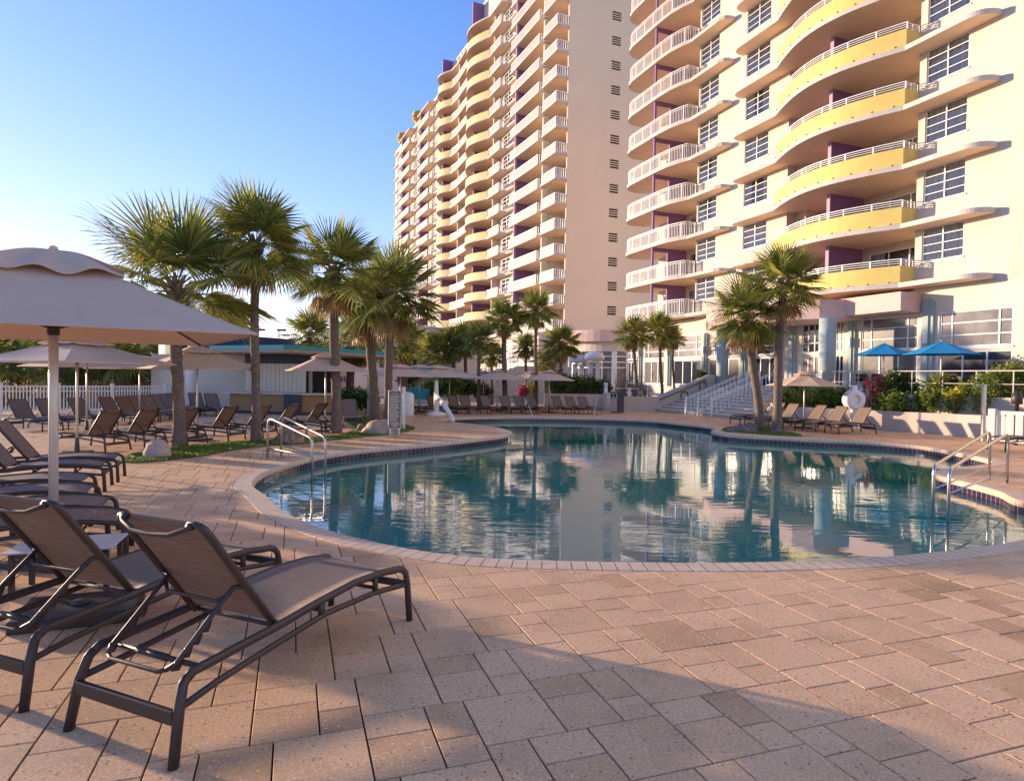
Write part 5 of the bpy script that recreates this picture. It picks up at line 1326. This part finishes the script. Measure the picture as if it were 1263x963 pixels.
mb=MB();strip(mb,[c1_[:2],c2_[:2],c3_[:2]],.0,.98,-.5);mb.obj('counter_front','ochre',t)
mb=MB();k1,k2=bl(350,508,30.9),bl(371,508,30.85);strip(mb,[(k1[0],k1[1]-.03),(k2[0],k2[1]-.03)],0,1.0,-.1);mb.obj('counter_panel','slate',t)
mb=MB();strip(mb,[c1_[:2],c2_[:2],c3_[:2]],0,.14,.03);mb.obj('plinth','slate',t)
mb=MB();strip(mb,[(c1_[0]-.3,c1_[1]-.15),(c2_[0],c2_[1]-.15),(c3_[0]+.2,c3_[1]-.15)],.98,1.06,-.75);mb.obj('counter_top','concrete',t)
mb=MB();s1,s2=bl(303,470,33.0),bl(377,470,32.2);x0,y0,x1,y1=s1[0],s1[1],s2[0],s2[1]
for k in range(14):
    f0,f1=k/14,(k+.93)/14;strip(mb,[(x0+(x1-x0)*f0,y0+(y1-y0)*f0),(x0+(x1-x0)*f1,y0+(y1-y0)*f1)],1.06,2.5,-.05)
mb.obj('shutters','stucco_w',t)
mb=MB();strip(mb,[(x0,y0-.1),(bl(415,470,32)[0],bl(415,470,32)[1])],2.5,3.05,-.1);mb.obj('dark_beam','slate',t)
r1,r2,r3=bl(258,437,32.5),bl(350,430,30.3),bl(476,433,37)
RP=[(r1[0],r1[1]),(r2[0],r2[1]),(r3[0],r3[1]),(r3[0]-1,r3[1]+6),(r1[0]-2,r1[1]+8)]
slab(RP,3.02,3.16).obj('roof_deck','tan',t)
mb=MB();strip(mb,[(x,y-.02) for x,y in RP[:3]],3.16,3.36,-.08);rf=mb.obj('roof_fascia','turq',t)
mb=MB();strip(mb,[(x,y+.3) for x,y in RP[:3]],2.96,3.02,-.2);mb.obj('soffit_trim','tan',t)
for x in (383,455): p=bl(x,470,32.6);MB().box(p[0]-.07,p[0]+.07,p[1]-.07,p[1]+.07,0,3.0).obj('roof_post','tan',t)
mb=MB();p=bl(385,470,36.5);strip(mb,[(p[0]-1.3,p[1]),(p[0]+1.2,p[1])],0,2.6,-.1);mb.obj('back_wall','slate',t)
mb=MB();rn=random.Random(8);p=bl(372,470,34.5)
mb.box(p[0]-.9,p[0]+.9,p[1]-.2,p[1]+.2,.0,1.15).box(p[0]-.9,p[0]+.9,p[1]-.2,p[1]+.2,1.75,1.8).obj('back_shelf','dark',t)
for k in range(6):
    x=p[0]-.8+k*.28;z=1.15 if k%2 else 1.8;q=MB();q.lathe([(.04,0),(.04,.18),(.015,.24),(.015,.3)],8,(x,p[1],z));tag(q.obj('bottle',['orange','dark','leafd'][k%3]),'small %s bottle on the %s shelf of the poolside bar'%(['amber','dark','green'][k%3],'lower' if k%2 else 'upper'),'bottle','bottles in the poolside bar').location=(-12,34,0)
# blue curved wall
c=D(283,440,45);t=thing('curved_blue_wall',(c.x,45,0),0,'tall curved navy blue drum rising behind the poolside bar','building')
h=D(300,414,41).z;MB().lathe([(4.35,0),(4.35,h),(4.2,h),(4.2,h-.2)],48).obj('drum','navy',t,False)
for x in (318,344):
    p=D(x,413,42);f=MB();f.tube([(p.x-c.x,p.y-45,h-.1),(p.x-c.x,p.y-45,h+.45)],.03,6).box(p.x-c.x-.1,p.x-c.x+.45,p.y-45-.1,p.y-45+.1,h+.4,h+.52);f.obj('floodlight','metal',t)
t=thing('brown_building',(D(366,440,60).x,60,0),.1,'low brown rooftop block behind the curved blue wall','building');h=D(366,427,60).z;MB().box(-2,4,0,5,0,h).obj('wall','orange' if False else 'tan',t);MB().box(-2.1,4.1,-.1,5.1,h,h+.2).obj('parapet','concrete',t)
# white lamp mast
p=D(236,500,33.5);h=D(236,346,33.5).z;t=thing('lamp_mast',(p.x,33.5,0),0,'tall white light mast rising behind the first left palm','lamp post')
MB().lathe([(.28,0),(.28,3.0),(.17,3.1),(.15,h)],14).obj('mast','white',t,True);MB().box(.1,.95,-.08,.08,h-.75,h-.65).obj('light_arm','alu',t)
# background apartment block
c=D(440,440,120);t=thing('apartment_block',(c.x,120,0),R(-25),'pale distant apartment block with slanting white balconies seen between palm trunks','apartment block')
h=D(425,398,120).z;MB().box(-4,9,0,14,0,h).obj('wall','far',t)
for k in range(int(h/3)):
    MB().box(-4.3,9.3,-1.3,.02,3*k+2.8,3*k+3.0).obj('balcony_slab','white',t);MB().box(-4.3,9.3,-1.3,-1.2,3*k+3.0,3*k+3.9).obj('railing','railw',t)
    for q in range(4): MB().box(-3.4+q*3.1,-1.6+q*3.1,-.05,-.0,3*k+3.1,3*k+5.2).obj('window','glass',t)
# low pale building with pink front behind bar
c=D(450,470,70);t=thing('low_annex',(c.x,70,0),R(-12),'low cream annex with small windows behind the shaggy palms','building')
h=D(450,428,70).z;MB().box(-4.5,6,0,8,0,h).obj('wall','far',t)
for q in range(5): MB().box(-4+q*1.9,-3+q*1.9,-.06,0,h-2.2,h-.8).obj('window','glass',t)
MB().box(-4.7,6.2,-.2,8.2,h,h+.3).obj('roof','concrete',t)
# grey wall behind umbrellas (mid-left)
c=D(520,455,62);t=thing('grey_block',(c.x,62,0),R(-20),'blue grey blank block behind the pool lift umbrellas','building')
h=D(520,440,62).z;MB().box(-2.2,3.5,0,6,0,h).obj('wall','slate' if False else 'greywall',t);MB().box(-2.3,3.6,-.1,6.1,h,h+.15).obj('coping','concrete',t)
# far ramp with white railing, mid
c=D(615,490,52);t=thing('ramp_wall',(c.x,52,0),R(8),'cream sloped ramp wall with white railing beyond the middle umbrellas','wall')
mb=MB();mb.vprism([(-4,0),(-4,.6),(1.5,2.9),(6,2.9),(6,0)],-.15,.15);mb.obj('wall_body','stucco_w',t)
mb=MB();
for k in range(20): x=-4+k*.29;z=.6+2.3*(k*.29/5.5);mb.box(x-.02,x+.02,-.02,.02,z,z+.9)
mb.tube([(-4,0,1.5),(1.5,0,3.8)],.04,6);mb.obj('railing','railw',t)
# rear trees band left background as far ground shrubs
t=tag(leafmass([(-62+6*k,95,1.6,4.5,2.5,2.6) for k in range(9)],9000,.45,random.Random(12)).obj('coastal_scrub','leafd'),'low green coastal scrub far beyond the fence',None,None,'stuff')
# turquoise cart
p=D(516,490,40);t=thing('towel_cart',(p.x,40,0),0,'turquoise towel cart behind the loungers left of the pool lift','cart')
MB().box(-.65,.65,-.3,.3,.55,1.2).obj('bin','turq',t,False,.02);
for sx in (-.5,.5): MB().lathe([(.1,0),(.1,.05)],10,(sx,0,.1)).obj('wheel','dark',t)
MB().box(-.6,.6,-.25,.25,.2,.55).obj('frame','alu',t)
p=D(418,476,46);t=thing('notice_sign',(p.x,46,0),0,'small white sign with red marks behind the third left palm trunk','sign')
MB().box(-.1,.75,-.02,.02,1.35,2.0).obj('panel','white',t);MB().box(.3,.34,0,.04,0,1.35).obj('post','alu',t)
mb=MB();
for k in range(4): mb.box(-.05+.19*k,.08+.19*k,-.03,-.021,1.52,1.86)
mb.obj('red_marks','red',t)
# tables and chairs across the pool
for i,(x,Y) in enumerate(((628,40),(648,41),(612,41),(566,40))):
    p=D(x,500,Y);t=thing('dining_table',(p.x,Y,0),0,'brown dining table beyond the far loungers, %s from the left'%['third','fourth','second','first'][i],'table','dining tables beyond the far loungers')
    MB().box(-.5,.5,-.4,.4,.72,.77).obj('table_top','ochre',t)
    for a in (-.45,.45):
        for b in (-.35,.35): MB().box(a-.03,a+.03,b-.03,b+.03,0,.72).obj('leg','metal',t)

S.render.engine='CYCLES';S.cycles.max_bounces=8;S.cycles.transparent_max_bounces=12;S.cycles.use_denoising=True
S.cycles.sample_clamp_indirect=6
